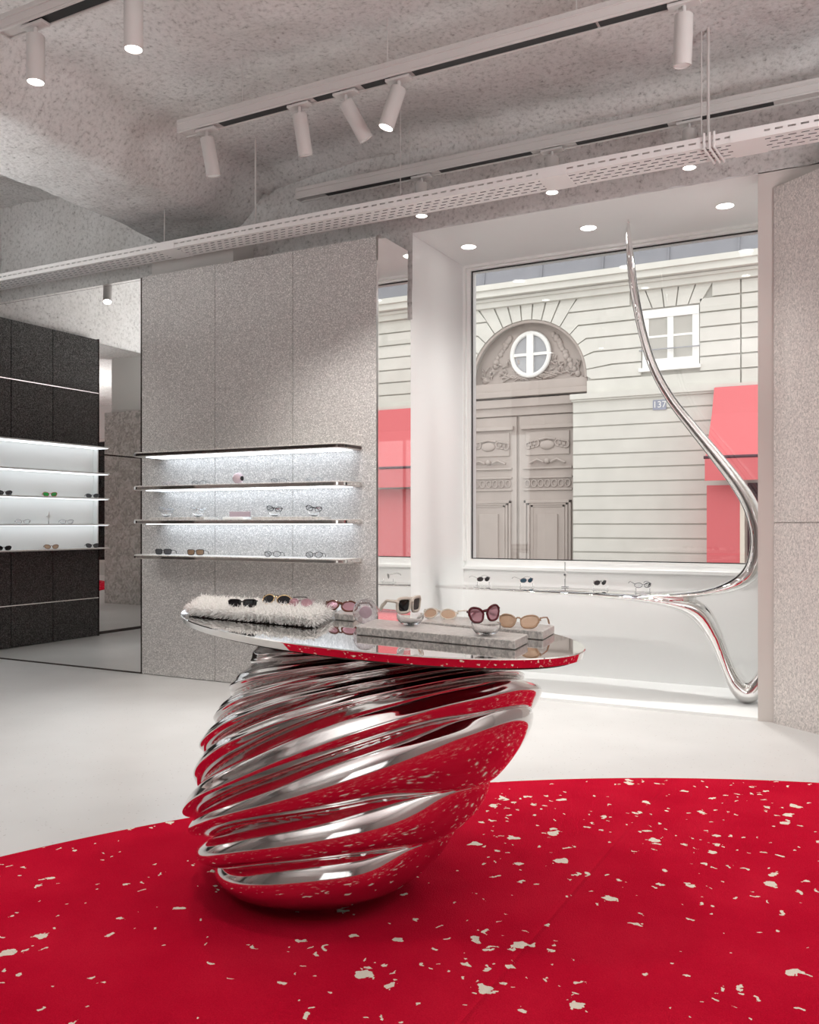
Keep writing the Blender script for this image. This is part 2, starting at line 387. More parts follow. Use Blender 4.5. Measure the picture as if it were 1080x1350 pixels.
mir = empty('wall_mirror', (-6.57, PY+.01, 0), 'floor to ceiling mirror left of the silver glitter wall', 'mirror')
lbox('mirror_pane', 'mirror', XL+.0, PX0-.012, PY, PY+.012, .01, 3.27, mir)
lbox('backing', 'slot', XL+.0, PX0-.01, PY+.012, 6.0, 0, 3.265, mir)
lbox('bottom_trim', 'edge', XL, PX0-.01, PY-.004, PY, 0, .012, mir)
lbox('top_trim', 'chrome', XL, PX0-.01, PY-.004, PY+.012, 3.27, 3.285, mir)
lbox('side_trim', 'edge', PX0-.012, PX0-.001, PY-.002, PY+.012, 0, 3.29, mir)

# ------------------------------------------------------------------ eyewear
def outline(shape, w, h, n=28):
    pts = []
    for i in range(n):
        a = 2*PI*i/n; ca, sa = math.cos(a), math.sin(a)
        e = {'oval': 1.0, 'round': 1.0, 'cat': .82, 'rect': .55}[shape]
        x = w/2*math.copysign(abs(ca)**e, ca); z = h/2*math.copysign(abs(sa)**e, sa)
        if shape == 'cat': z += .20*h*(x/(w/2))*(.6 if z > 0 else .25); x *= 1-.10*(z < 0)
        if shape == 'rect': x *= 1+.08*(z/(h/2))
        pts.append((x, z))
    return pts
def glasses(loc, label, group=None, rz=TH, shape='oval', frame='fr_black', lens='lens_black', W=.140, hh=.042, fold=False, rx=0, ry=0, r=.0026, temple=None, tl=.125, lean=0):
    """spectacles: lens fronts face local -Y, temples run to +Y, the bottom rims touch z=0"""
    e = empty('sunglasses' if lens not in ('lens_clear',) else 'eyeglasses', loc, label, 'glasses', group, rz, rx, ry)
    lw = W*.43; cx = W*.27; zc = hh/2+r
    if temple is None: temple = frame
    fm = MB(); lm_ = []
    for s in (-1, 1):
        o_ = [(s*x, z) for x, z in outline(shape, lw, hh)]
        fm.tube([(s*cx+x, .010*(abs(s*cx+x)/(W/2))**2, zc+z) for x, z in o_], r, 6, closed=True)
        lb = MB(); q = [(s*cx+x*.97, .010*(abs(s*cx+x)/(W/2))**2-.0007, zc+z*.97) for x, z in o_]
        lb.prism(q, (0, .0014, 0)); lm_.append(lb)
    fm.tube([(-cx+lw/2-.002, .001, zc+hh*.12), (-.004, -.002, zc+hh*.25), (.004, -.002, zc+hh*.25), (cx-lw/2+.002, .001, zc+hh*.12)], r*.95, 6)
    for s in (-1, 1):
        fm.tube([(s*(cx+lw*.44), .008, zc+hh*.26), (s*W*.5, .010, zc+hh*.27), (s*W*.505, .016, zc+hh*.27)], r*1.1, 6)
    LR = Matrix.Rotation(-lean, 3, 'X')
    for q_ in [fm]+lm_: q_.v = [LR @ v for v in q_.v]
    fm.build('frame_front', frame, e, True)
    for lb in lm_: lb.build('lens', lens, e)
    zh = (zc+hh*.27)*math.cos(lean); yh = (zc+hh*.27)*math.sin(lean)
    for s in (-1, 1):
        tm = MB()
        if fold:
            y0 = .016+.006*(s > 0)
            y0 += yh
            tm.tube([(s*W*.505, y0-.002, zh), (s*W*.47, y0+.003, zh), (-s*W*.2, y0+.006, zh*.8), (-s*W*.38, y0+.005, zh*.35)], [r, r, r*.9, r*1.1], 6)
        else:
            tm.tube([(s*W*.505, .014+yh, zh), (s*W*.50, .05+yh, zh*.95), (s*W*.49, tl*.72+yh, zh*.84), (s*W*.47, tl*.9+yh, zh*.5), (s*W*.46, tl+yh, r*1.2)], [r, r*.9, r*.9, r*1.1, r*1.1], 6)
        tm.build('temple', temple, e, True)
    return e
def bowl(loc, label, group=None, R=.05, name='glass_bowl'):
    prof = [(.0, 0), (R*.35, .0), (R*.72, R*.18), (R*.95, R*.5), (R, R*.86), (R*.9, R*.86), (R*.82, R*.5), (R*.55, R*.25), (.0, R*.16)]
    o = MB().lathe(prof, n=32).build(name, 'glass', smooth=True)
    o.location = loc; return tag(o, label, 'glass display stand', group)

# ------------------------------------------------------------------ shelves on the silver wall
SX0, SX1, SYF = -5.25, -3.28, 5.225
def shelf_outline(x0, x1, yf, yb, r, n=8):
    pts = [(x1, yb), (x1, yf+r)]
    pts = [(x0, yb)]
    for i in range(n+1):
        a = PI+PI/2*i/n; pts.append((x0+r+r*math.cos(a), yf+r+r*math.sin(a)))
    for i in range(n+1):
        a = 1.5*PI+PI/2*i/n; pts.append((x1-r+r*math.cos(a), yf+r+r*math.sin(a)))
    pts.append((x1, yb)); return pts
SH = [1.795, 1.53, 1.263, .985]
slab_ = ['topmost', 'second from top', 'third from top', 'lowest']
for k, z in enumerate(SH):
    e = empty('display_shelf', ((SX0+SX1)/2, PY, z), f'{slab_[k]} bronze edged shelf on the silver glitter wall', 'shelf', 'shelves on the silver wall')
    l = e.location
    o_ = [(x-l.x, y-l.y) for x, y in shelf_outline(SX0, SX1, SYF, PY-.001, .07)]
    MB().prism([(x, y, -.017) for x, y in o_], (0, 0, .034)).build('shelf_board', 'bronze', e, bevel=.003)
    i_ = [(x-l.x, y-l.y) for x, y in shelf_outline(SX0-.004, SX1+.004, SYF-.004, PY-.002, .074)]
    MB().prism([(x, y, -.012) for x, y in i_], (0, 0, .020)).build('edge_band', 'edge' if k == 0 else 'mirror_top', e)
    if k < 3:
        MB().prism([(x-l.x, y-l.y, -.0215) for x, y in shelf_outline(SX0+.10, SX1-.06, SYF+.05, PY-.02, .03)], (0, 0, .004)).build('light_strip', 'led', e)
def onshelf(px, k, Y=5.36): return Vector((atX(px, Y), Y, SH[k]+.0172))
R0 = math.radians(20)
glasses(onshelf(215, 3, 5.33), 'black framed sunglasses on the lowest shelf, nearest its left end', rz=R0, shape='rect', lens='lens_grey', W=.135)
glasses(onshelf(257.5, 3, 5.33), 'black and brown lensed sunglasses on the lowest shelf, second from left', rz=R0, shape='rect', lens='lens_brown', W=.135)
glasses(onshelf(359, 3, 5.33), 'black rimmed clear eyeglasses on the lowest shelf, second from right', rz=R0, lens='lens_clear', W=.125, hh=.04, r=.0022)
glasses(onshelf(414, 3, 5.33), 'black rimmed clear eyeglasses on the lowest shelf, nearest its right end', rz=R0, lens='lens_clear', W=.125, hh=.04, r=.0022)
def plinth(pa, pb, k, label):
    xa, xb = atX(pa, 5.33), atX(pb, 5.33)
    o = box('display_tray', 'bronze', xa, xb, 5.26, 5.42, SH[k]+.0172, SH[k]+.035, bevel=.002); return tag(o, label, 'tray')
plinth(205, 277, 2, 'flat bronze tray under two clear bowls on the third shelf, left side')
plinth(340, 428, 2, 'flat bronze tray under two bowls with black glasses on the third shelf, right side')
zt2 = SH[2]+.0352
for px, lab, fr, ln, gl in ((219, 'glass bowl holding pale crystal glasses, leftmost on the third shelf', 'fr_clear', 'lens_clear', 'pale crystal folded glasses on the leftmost bowl of the third shelf'),
                    (261, 'glass bowl holding grey rimmed glasses, second on the third shelf', 'fr_silver', 'lens_clear', 'grey rimmed folded glasses on the second bowl of the third shelf'),
                    (362, 'glass bowl holding black folded glasses, right of the white box', 'fr_black', 'lens_clear', 'black folded glasses on the bowl right of the white box'),
                    (414, 'glass bowl holding black folded glasses, nearest the right end of the third shelf', 'fr_black', 'lens_clear', 'black folded glasses on the bowl nearest the right end of the third shelf')):
    p = Vector((atX(px, 5.33), 5.33, zt2)); bowl(p, lab, R=.043)
    glasses(p+Vector((0, -.005, .0372)), gl, rz=math.radians(35), shape='cat', frame=fr, lens=ln, W=.115, hh=.036, fold=True, ry=.12)
p0 = atX(299, 5.33); p1 = atX(326, 5.33)
e = empty('glasses_case', ((p0+p1)/2, 5.33, SH[2]+.0172), 'small white open case on the middle of the third shelf', 'case')
MB().box(p0-e.location.x, p1-e.location.x, -.05, .05, 0, .018).build('case_body', 'white', e, bevel=.003)
MB().box(p0-e.location.x, p1-e.location.x, .03, .045, .018, .06).build('case_lid', 'fr_blush', e, bevel=.003)
# second shelf
for px, lab, fr in ((222, 'pale pink eyeglasses near the left end of the second shelf', 'fr_blush'), (262, 'dark wire eyeglasses left of the pink globe on the second shelf', 'fr_grey'),
                    (367, 'dark wire eyeglasses right of the pink globe on the second shelf', 'fr_grey'), (414, 'lilac crystal eyeglasses near the right end of the second shelf', 'fr_clear')):
    glasses(onshelf(px, 1, 5.40), lab, rz=R0, frame=fr, lens='lens_clear', W=.12, hh=.036, r=.0017)
def globe(loc, label, R=.055, lens=True, group=None, rz=TH):
    e = empty('glass_globe', loc, label, 'glass display globe', group, rz)
    MB().ball((0, 0, R), R, 16).build('globe', 'globe', e, 'all')
    return e
gp = onshelf(314, 1, 5.33); o = empty('pink_globe', gp, 'pink globe display stand in the middle of the second shelf', 'display globe')
MB().ball((0, 0, .043), .043, 14).build('globe', 'fr_blush', o, 'all'); MB().lathe([(.02, 0), (.024, .004), (.018, .008)], n=20).build('foot', 'fr_silver', o)
MB().lathe([(0, 0), (.018, .002), (.018, .006), (0, .006)], (.043, -.012, .04), 16, Matrix.Rotation(PI/2, 3, 'Y')).build('button', 'fr_black', o)

# ------------------------------------------------------------------ dark display wall at the left, seen in the mirror
DX = -7.66
du = empty('dark_display_wall', (DX, 4.68, 0), 'black glitter display wall with lit niche, reflected in the tall mirror', 'display wall')
Y0, Y1 = 3.86, 5.49
seams = [3.86, 4.475, 4.985, 5.49]
for (z0, z1) in ((0.005, .42), (.43, .975), (2.10, 2.69), (2.70, 3.29)):
    for i in range(3): lbox('dark_panel', 'dark_glitter', DX-.06, DX, seams[i]+.004, seams[i+1]-.004, z0, z1, du)
for z in (.42, 2.69): lbox('trim_strip', 'chrome', DX-.06, DX+.006, Y0, Y1, z, z+.01, du)
lbox('end_edge', 'edge', DX-.06, DX+.004, Y0-.012, Y0, 0, 3.3, du)
lbox('niche_back', 'white', DX-.07, DX-.055, Y0, Y1, .975, 2.10, du)
lbox('niche_end', 'white', DX-.055, DX, Y0, Y0+.02, .985, 2.09, du)
DZ = [2.085, 1.795, 1.52, 1.235, .975]
nm = ['topmost', 'second', 'third', 'fourth', 'lowest']
for k, z in enumerate(DZ):
    e = empty('display_shelf', (DX+.05, 4.68, z), f'{nm[k]} glowing white shelf of the black display wall', 'shelf', 'shelves on the black wall')
    lbox('shelf_board', 'white' if k < 4 else 'bronze', DX-.05, DX+.14, Y0-.03, Y1, z-.006, z+.008, e)
    if k < 4: lbox('light_strip', 'led_soft', DX-.04, DX+.13, Y0-.02, Y1, z-.011, z-.006, e)
def dpos(px, k, X=DX+.07):
    # reflected position: virtual point on plane X, mirrored about the pane
    d = ray(px, 690); Yv = X/d.x*d.y; return Vector((X, 11.0-Yv, DZ[k]+.0085))
RD = math.radians(90)
for px, k, fr, ln, lab in ((6, 2, 'fr_black', 'lens_grey', 'black sunglasses at the mirrored left end of the third glowing shelf'), (66, 2, 'fr_rose', 'lens_green', 'red framed sunglasses with green lenses on the third glowing shelf'),
      (122, 2, 'fr_grey', 'lens_grey', 'grey sunglasses at the right end of the third glowing shelf'), (30, 3, 'fr_silver', 'lens_clear', 'pale wire eyeglasses left of the white emblem on the fourth glowing shelf'),
      (88, 3, 'fr_clear', 'lens_clear', 'crystal eyeglasses right of the white emblem on the fourth glowing shelf'), (5, 4, 'fr_black', 'lens_black', 'black cat eye sunglasses at the left of the lowest glowing shelf'),
      (68, 4, 'fr_tort', 'lens_tan', 'tortoise sunglasses with tan lenses on the lowest glowing shelf'), (122, 4, 'fr_black', 'lens_grey', 'black and grey sunglasses at the right end of the lowest glowing shelf')):
    glasses(dpos(px, k), lab, rz=RD+math.radians(35), shape='cat', frame=fr, lens=ln, W=.14, hh=.042)
e = empty('emblem_stand', dpos(64, 3), 'white pointed star emblem on a thin stand on the fourth glowing shelf', 'emblem')
MB().tube([(0, 0, 0), (0, 0, .05)], .003, 6).build('stem', 'fr_silver', e)
MB().prism([(0, .04*math.cos(a)*(1 if i % 2 == 0 else .35), .08+.055*math.sin(a)*(1 if i % 2 == 0 else .35)) for i, a in enumerate([PI/4*j for j in range(8)])], (.008, 0, 0)).build('star', 'white', e)
# mirror beyond the dark wall and the crumpled silver pillar that it shows
mm = empty('side_wall_mirror', (XL, 1.5, 0), 'mirror on the left wall past the black display wall, with a thin rail', 'mirror')
lbox('mirror_pane', 'mirror', XL-.02, XL, -1.5, Y0-.015, .03, 3.27, mm)
lbox('rail', 'edge', XL, XL+.012, -1.5, Y0-.015, 2.02, 2.035, mm)
lbox('bottom_trim', 'edge', XL-.02, XL+.01, -1.5, Y0-.015, 0, .03, mm)
struct(box('trim_2', 'crumple', -6.5, -4.8, .2, .9, 0, 2.98))
struct(box('trim_3', 'wall', -6.4, -4.9, .25, .85, 2.98, 4.6))

# ------------------------------------------------------------------ tracks and spotlights
def track(Y, z, x0, x1, label, wires, slots):
    e = empty('light_track', (x0, Y, z), label, 'track light rail', 'white light tracks under the ceiling')
    L_ = x1-x0; h = .085
    MB().box(0, L_, -.045, .045, .012, h).box(0, L_, -.045, -.032, 0, .012).box(0, L_, .032, .045, 0, .012).box(0, L_, -.052, .052, h*.62, h*.72).build('rail', 'fixture', e, bevel=.003)
    MB().box(-.006, 0, -.047, .047, 0, h).build('end_cap', 'fixture', e, bevel=.003)
    for a, c in slots: MB().box(a-x0, c-x0, -.030, .030, .006, .0125).build('power_slot', 'slot', e)
    for wx in wires:
        zc = ceil_z(wx, Y)+.03
        MB().tube([(wx-x0, 0, h), (wx-x0, 0, zc-z)], .0028, 6).build('hanger_wire', 'fixture', e)
    return e
TZ = 3.75; TX = -3.96
T1, T2, T3 = 3.07, 4.39, 5.70
track(T1, TZ, TX, 2.5, 'white light track at top left, nearest the camera', [-3.2, -1.2], [(-3.75, 2.3)])
track(T2, TZ, -7.6, -6.05, 'short white light track by the left wall, seen in the mirror', [-7.2, -6.4], [(-7.3, -6.2)])
tx = lambda px: atX(px, T2)
track(T2, TZ, TX, 2.5, 'long white light track across the middle of the ceiling', [tx(320), tx(511), tx(760)],
      [(tx(291), tx(386)), (tx(415), tx(450)), (tx(478), tx(515)), (tx(545), tx(786)), (tx(790), tx(880))])
track(T3, TZ, TX, 2.5, 'rear white light track above the perforated tray and window', [atX(628, T3), atX(820, T3), atX(540, T3)], [(atX(p, T3), atX(p+120, T3)) for p in (430, 580, 760, 900)])
def spot(px, Y, label, lit, tiltx=0, tilty=0, power=0, length=.235, r=.044, size=80):
    x = atX(px, Y)
    e = empty('spotlight', (x, Y, TZ), label, 'spotlight', 'cylinder spotlights on the tracks')
    MB().box(-.075, .075, -.028, .028, -.016, -.0005).build('adapter', 'fixture', e, bevel=.002)
    MB().tube([(0, 0, -.005), (0, 0, -.07)], .010, 10).build('stem', 'fixture', e, True)
    R_ = Matrix.Rotation(tilty, 3, 'Y') @ Matrix.Rotation(tiltx, 3, 'X')
    c = Vector((0, 0, -.055))
    b = MB().lathe([(0, .0), (r*.9, 0), (r, -.006), (r, -length), (r*.90, -length), (r*.88, -length+.012), (0, -length+.012)], c, 28, R_)
    b.build('lamp_body', 'fixture', e, True)
    k = MB().lathe([(0, -length+.009), (r*.87, -length+.009), (r*.87, -length+.004), (0, -length+.004)], c, 28, R_)
    k.build('lamp_face', 'lamp' if lit else 'white', e)
    if power:
        ld = bpy.data.lights.new('spot_light', 'SPOT'); ld.energy = power; ld.spot_size = math.radians(size); ld.spot_blend = .7; ld.shadow_soft_size = .04; ld.color = (1, .965, .92)
        lo = bpy.data.objects.new('spot_light', ld); C.objects.link(lo)
        d = R_ @ Vector((0, 0, -1)); lo.location = e.location+c+d*(length+.01)
        lo.rotation_euler = d.to_track_quat('-Z', 'Y').to_euler()
    return e
SP = 45
spot(47, T1, 'leftmost spotlight at the top left, pointing straight down and lit', True, 0, 0, SP)
spot(176, T1, 'lit spotlight cut by the top edge, second from left', True, 0, 0, SP)
spot(273, T2, 'unlit looking spotlight at the left end of the middle track', False, .2, -.06, SP)
spot(395, T2, 'straight spotlight second from left on the middle track', False, .28, 0, SP*1.8)
spot(456, T2, 'spotlight on the middle track tilted to the right, away from the viewer', False, .45, -.38, SP*1.2, size=90)
spot(526, T2, 'spotlight on the middle track tilted left with its lit face visible', True, -.15, .28, SP)
spot(902, T2, 'spotlight alone at the far right of the middle track', False, .12, .06, SP)
spot(556, T3, 'short lit spotlight left of the window under the perforated tray', True, 0, 0, SP*.3)
spot(728, T3, 'short lit spotlight under the perforated tray above the round window', True, 0, 0, SP*.3)
spot(909, T3, 'short lit spotlight under the perforated tray, furthest right', True, 0, 0, SP*.3)
spot(-137, T2, 'tilted lit spotlight reflected at the top of the tall mirror', True, .35, -.35, SP)
# a fixture near the mirror so that it appears in the glass
# ------------------------------------------------------------------ perforated cable tray
def slotted(nc, pitch, rows, rowh, slotw, sloth, margin, place):
    """grid of cells with a rectangular slot in each; place(u, v) maps to 3-D"""
    b = MB()
    def q(*uv): b.add([place(*p) for p in uv], [tuple(range(len(uv)))])
    Lh = nc*pitch; W = rows*rowh+2*margin
    q((0, 0), (Lh, 0), (Lh, margin), (0, margin)); q((0, W-margin), (Lh, W-margin), (Lh, W), (0, W))
    for r_ in range(rows):
        v0 = margin+r_*rowh; v1 = v0+rowh; s0 = v0+(rowh-sloth)/2; s1 = s0+sloth
        q((0, v0), (Lh, v0), (Lh, s0), (0, s0)); q((0, s1), (Lh, s1), (Lh, v1), (0, v1))
        off = pitch*.5*(r_ % 2); prev = 0
        for i in range(nc):
            a = i*pitch+off+(pitch-slotw)/2
            if a+slotw > Lh: break
            q((prev, s0), (a, s0), (a, s1), (prev, s1)); prev = a+slotw
        q((prev, s0), (Lh, s0), (Lh, s1), (prev, s1))
    return b
CY, CZ, CX = 5.28, 3.40, -7.7
ct = empty('cable_tray', (CX, CY, CZ), 'long white perforated cable tray hanging across the room below the ceiling', 'cable tray')
PIT = .066; NC = int(9.9/PIT)
b = slotted(NC, PIT, 4, .046, .042, .014, .018, lambda u, v: (u, v, 0))
o = b.build('tray_floor', 'traywhite', ct); o.modifiers.new('thick', 'SOLIDIFY').thickness = .002
for yy in (0, .22):
    b = slotted(NC, PIT, 1, .03, .042, .011, .016, lambda u, v, yy=yy: (u, yy, v))
    o = b.build('tray_side', 'traywhite', ct); o.modifiers.new('thick', 'SOLIDIFY').thickness = .002
cb = MB()  # dark strands added inside the tray so that its slots look dark
for k in range(9): cb.tube([(.05, .03+.02*k, .014), (4, .033+.02*k, .012), (9.8, .03+.02*k, .014)], .0105, 8)
o = cb.build('slot_backing', 'slot', ct, True)
for px in (218, 728, 985):
    x = atX(px, CY)-CX
    MB().box(x-.09, x+.09, -.004, .224, -.005, -.002).box(x-.09, x+.09, -.005, -.002, -.004, .05).build('joint_plate', 'traywhite', ct)
for px, r in ((217, .004), (337, .007), (528, .003), (934, .009), (925, .004)):
    x = atX(px, CY+.1); zc = ceil_z(x, CY+.1)+.03
    MB().tube([(x-CX, .1, 0), (x-CX, .1, zc-CZ)], r, 8).build('hanger_rod', 'fixture', ct)
x = atX(936, CY)-CX
b = MB()
for d in (-.03, 0, .025): b.tube([(x+d, -.012, .075), (x+d, -.012, -.012), (x+d+.02, .232, -.012), (x+d+.02, .232, .07)], .007, 8)
b.build('cable_loop', 'traywhite', ct, True)

# ------------------------------------------------------------------ recessed downlights in the niche
for px, py, nm_ in ((618, 325, 'left'), (776, 300, 'middle'), (956, 271, 'right')):
    p = onZ(px, py, ZS)
    e = empty('downlight', p, f'{nm_} round recessed downlight in the white window niche ceiling', 'downlight', 'downlights in the window niche')
    MB().lathe([(.058, -.001), (.058, -.005), (.066, -.005), (.068, 0), (.058, 0)], n=32, caps=False).build('ring', 'white', e, True)
    MB().lathe([(0, -.003), (.057, -.003), (.057, -.001), (0, -.001)], n=32).build('lamp_face', 'lamp', e)
    ld = bpy.data.lights.new('niche_light', 'SPOT'); ld.energy = (22 if nm_ == 'left' else 112); ld.spot_size = math.radians(46 if nm_ == 'left' else 150); ld.spot_blend = 1; ld.shadow_soft_size = .05; ld.color = (1, .985, .96)
    lo = bpy.data.objects.new('niche_light', ld); C.objects.link(lo); lo.location = p+Vector((0, 0, -.02))

# ------------------------------------------------------------------ chrome console in the window
KY = 6.46
def kchain(pts):
    """loft along the console plane: (px, py, half-width across, half-thickness)"""
    P = [onY(a, b_, KY) for a, b_, _, _ in pts]; ry = [p[2] for p in pts]; rn = [p[3] for p in pts]
    # Catmull-Rom refinement
    def cr(v, i, t):
        n = len(v); a, b_, c, d = v[max(i-1, 0)], v[i], v[min(i+1, n-1)], v[min(i+2, n-1)]
        return .5*((2*b_)+(c-a)*t+(2*a-5*b_+4*c-d)*t*t+(3*b_-a-3*c+d)*t**3)
    Q, Ry, Rn = [], [], []
    for i in range(len(P)-1):
        for s in range(8):
            t = s/8; Q.append(cr(P, i, t)); Ry.append(cr(ry, i, t)); Rn.append(cr(rn, i, t))
    Q.append(P[-1]); Ry.append(ry[-1]); Rn.append(rn[-1])
    n = 28; vs = []; fs = []
    for i, p in enumerate(Q):
        t = (Q[min(i+1, len(Q)-1)]-Q[max(i-1, 0)]).normalized(); nn = Vector((-t.z, 0, t.x))
        for j in range(n):
            a = 2*PI*j/n; vs.append(p+Vector((0, 1, 0))*Ry[i]*math.cos(a)+nn*Rn[i]*math.sin(a))
    k = len(Q)
    for i in range(k-1):
        for j in range(n): fs.append((i*n+j, i*n+(j+1) % n, (i+1)*n+(j+1) % n, (i+1)*n+j))
    fs += [tuple(range(n))[::-1], tuple(range((k-1)*n, k*n))]
    return MB().add(vs, fs)
legc = kchain([(574, 770, .03, .010), (600, 770.5, .12, .016), (680, 773.5, .20, .019), (780, 778, .22, .026), (845, 783.5, .20, .034), (892, 791, .16, .052), (922, 804, .11, .070), (941, 832, .075, .056),
               (953, 860, .06, .045), (964, 887, .06, .047), (975, 904, .065, .062), (988, 910, .06, .070), (1003, 893, .05, .05), (1020, 858, .04, .036), (1026, 826, .03, .024)])
stemc = kchain([(828.5, 282, .006, .005), (829, 305, .022, .018), (832, 345, .032, .029), (838, 390, .034, .031), (848, 438, .034, .031), (862, 482, .034, .032), (884, 522, .035, .034), (914, 561, .037, .038),
                (945, 599, .04, .043), (972, 634, .045, .048), (990, 664, .05, .053), (1000, 697, .055, .058), (1000, 727, .058, .062), (990, 752, .065, .058), (968, 768, .08, .045), (935, 777, .12, .030), (895, 780, .16, .022), (850, 781, .18, .018)])
kb = MB(); kb.add(legc.v, legc.f); kb.add(stemc.v, stemc.f)
tmp = kb.build('tmp', 'chrome')
md = tmp.modifiers.new('r', 'REMESH'); md.mode = 'VOXEL'; md.voxel_size = .009
md = tmp.modifiers.new('s', 'SMOOTH'); md.factor = .5; md.iterations = 7
me = bpy.data.meshes.new_from_object(tmp.evaluated_get(bpy.context.evaluated_depsgraph_get()))
bpy.data.objects.remove(tmp)
zmin = min(v.co.z for v in me.vertices)
for v in me.vertices:
    v.co.y += 0
for p in me.polygons: p.use_smooth = True
me.materials.clear(); me.materials.append(M['chrome'])
kon = bpy.data.objects.new('display_console', me); C.objects.link(kon)
kon.location.z = .0185-zmin if abs(zmin) < .1 else 0
tag(kon, 'flowing chrome console in the window with thin shelf and long curved stem', 'console table')
tip = onY(828.5, 283, KY)
o = MB().tube([(tip.x, KY, tip.z-.02), (tip.x, KY, ZS)], .003, 8).lathe([(.0, 0), (.012, 0), (.012, .004), (0, .004)], (tip.x, KY, ZS-.004), 16).build('ceiling_hook', 'chrome', kon)
# eyewear on the console
KZ = .815
def kpos(px, Y=6.42):
    x = atX(px, Y)
    # find the shelf top under the point
    dg = [v.co.z+kon.location.z for v in me.vertices if abs(v.co.x-x) < .02 and abs(v.co.y-Y) < .02 and .6 < v.co.z < .9]
    return Vector((x, Y, max(dg) if dg else KZ))
def stand(p, label, group):
    e = empty('acrylic_stand', p, label, 'display stand', group)
    MB().box(-.055, .055, -.03, .03, 0, .004).build('base_plate', 'acrylic', e)
    for s in (-1, 1): MB().box(s*.05-.002, s*.05+.002, -.012, .012, .004, .030).build('upright', 'acrylic', e)
    return e
for i, (px, ln, lab) in enumerate(((638, 'lens_grey', 'grey'), (695, 'fr_blue', 'blue'), (792, 'lens_grey', 'dark wire'), (848, 'lens_clear', 'slim clear'))):
    p = kpos(px)+Vector((0, 0, .003)); wh = ['nearest its left tip', 'second from left', 'right of the hanging pendant', 'nearest the curved stem'][i]
    stand(p, f'small clear stand on the chrome console, {wh}', 'stands on the console')
    glasses(p+Vector((0, -.004, .0305)), f'{lab} folded glasses on the chrome console, {wh}', rz=math.radians(62 if i != 3 else 40), shape='oval', frame='fr_silver' if i != 3 else 'fr_grey', lens=ln, W=.13, hh=.036, rx=.25, r=.002, tl=.11, fold=(i == 2))
p = kpos(745, 6.5)+Vector((0, 0, .004))
e = empty('pendant_ornament', p, 'thin rod with a small star emblem standing on the chrome console by the window', 'ornament')
MB().tube([(0, 0, 0), (0, 0, .19)], .0028, 6).build('rod', 'fr_grey', e)
MB().prism([(.028*math.cos(a)*(1 if i % 2 == 0 else .4), -.004, .095+.034*math.sin(a)*(1 if i % 2 == 0 else .4)) for i, a in enumerate([PI/4*j for j in range(8)])], (0, .008, 0)).build('star', 'white', e)
MB().ball((0, -.006, .095), .008, 8).build('bead', 'fr_grey', e, 'all')
MB().box(-.025, .025, -.015, .015, 0, .004).build('foot', 'fr_grey', e)

# ------------------------------------------------------------------ rug
RC = Vector((.88, .80)); RR = 4.0
e = MB().lathe([(0, .001), (RR, .001), (RR+.006, .008), (RR, .018), (RR-.02, .020), (0, .020)], n=256).build('rug', 'rug', smooth=True, loc=(RC.x, RC.y, 0))
tag(e, 'huge round red rug flecked with cream, covering the floor under the table', 'rug')
ZR = .020

# ------------------------------------------------------------------ sculptural table
ZT = .90; TT = .025
tcx, tcy = (-1.7169*.35/.37, 2.8033*.35/.37); ta, tb, tr = 1.0347*.35/.37, .47445*.35/.37, math.radians(156.7125)
tab = empty('display_table', (tcx, tcy, ZR), 'oval mirror topped table on a twisted ribbed chrome base, standing on the red rug', 'table')
n = 144; vs = []
def oval(s, z):
    return [(math.cos(tr)*(ta-s)*math.cos(2*PI*i/n)-math.sin(tr)*(tb-s)*math.sin(2*PI*i/n), math.sin(tr)*(ta-s)*math.cos(2*PI*i/n)+math.cos(tr)*(tb-s)*math.sin(2*PI*i/n), z) for i in range(n)]
zt_ = ZT-ZR
rings = [oval(.008, zt_-TT), oval(.001, zt_-.005), oval(0, zt_-.003), oval(.003, zt_)]
b = MB(); vs = sum(rings, []); fs = [tuple(range(n))[::-1], tuple(range(3*n, 4*n))]
for k in range(3):
    for i in range(n): fs.append((k*n+i, k*n+(i+1) % n, (k+1)*n+(i+1) % n, (k+1)*n+i))
b.add(vs, fs).build('tabletop', 'mirror_top', tab, True).modifiers['edges'].split_angle = math.radians(14)
b = MB(); rings = [oval(.03, zt_-TT-.008), oval(.03, zt_-TT)]; vs = sum(rings, []); fs = [tuple(range(n))[::-1], tuple(range(n, 2*n))]+[(i, (i+1) % n, n+(i+1) % n, n+i) for i in range(n)]
b.add(vs, fs).build('top_plate', 'edge', tab)
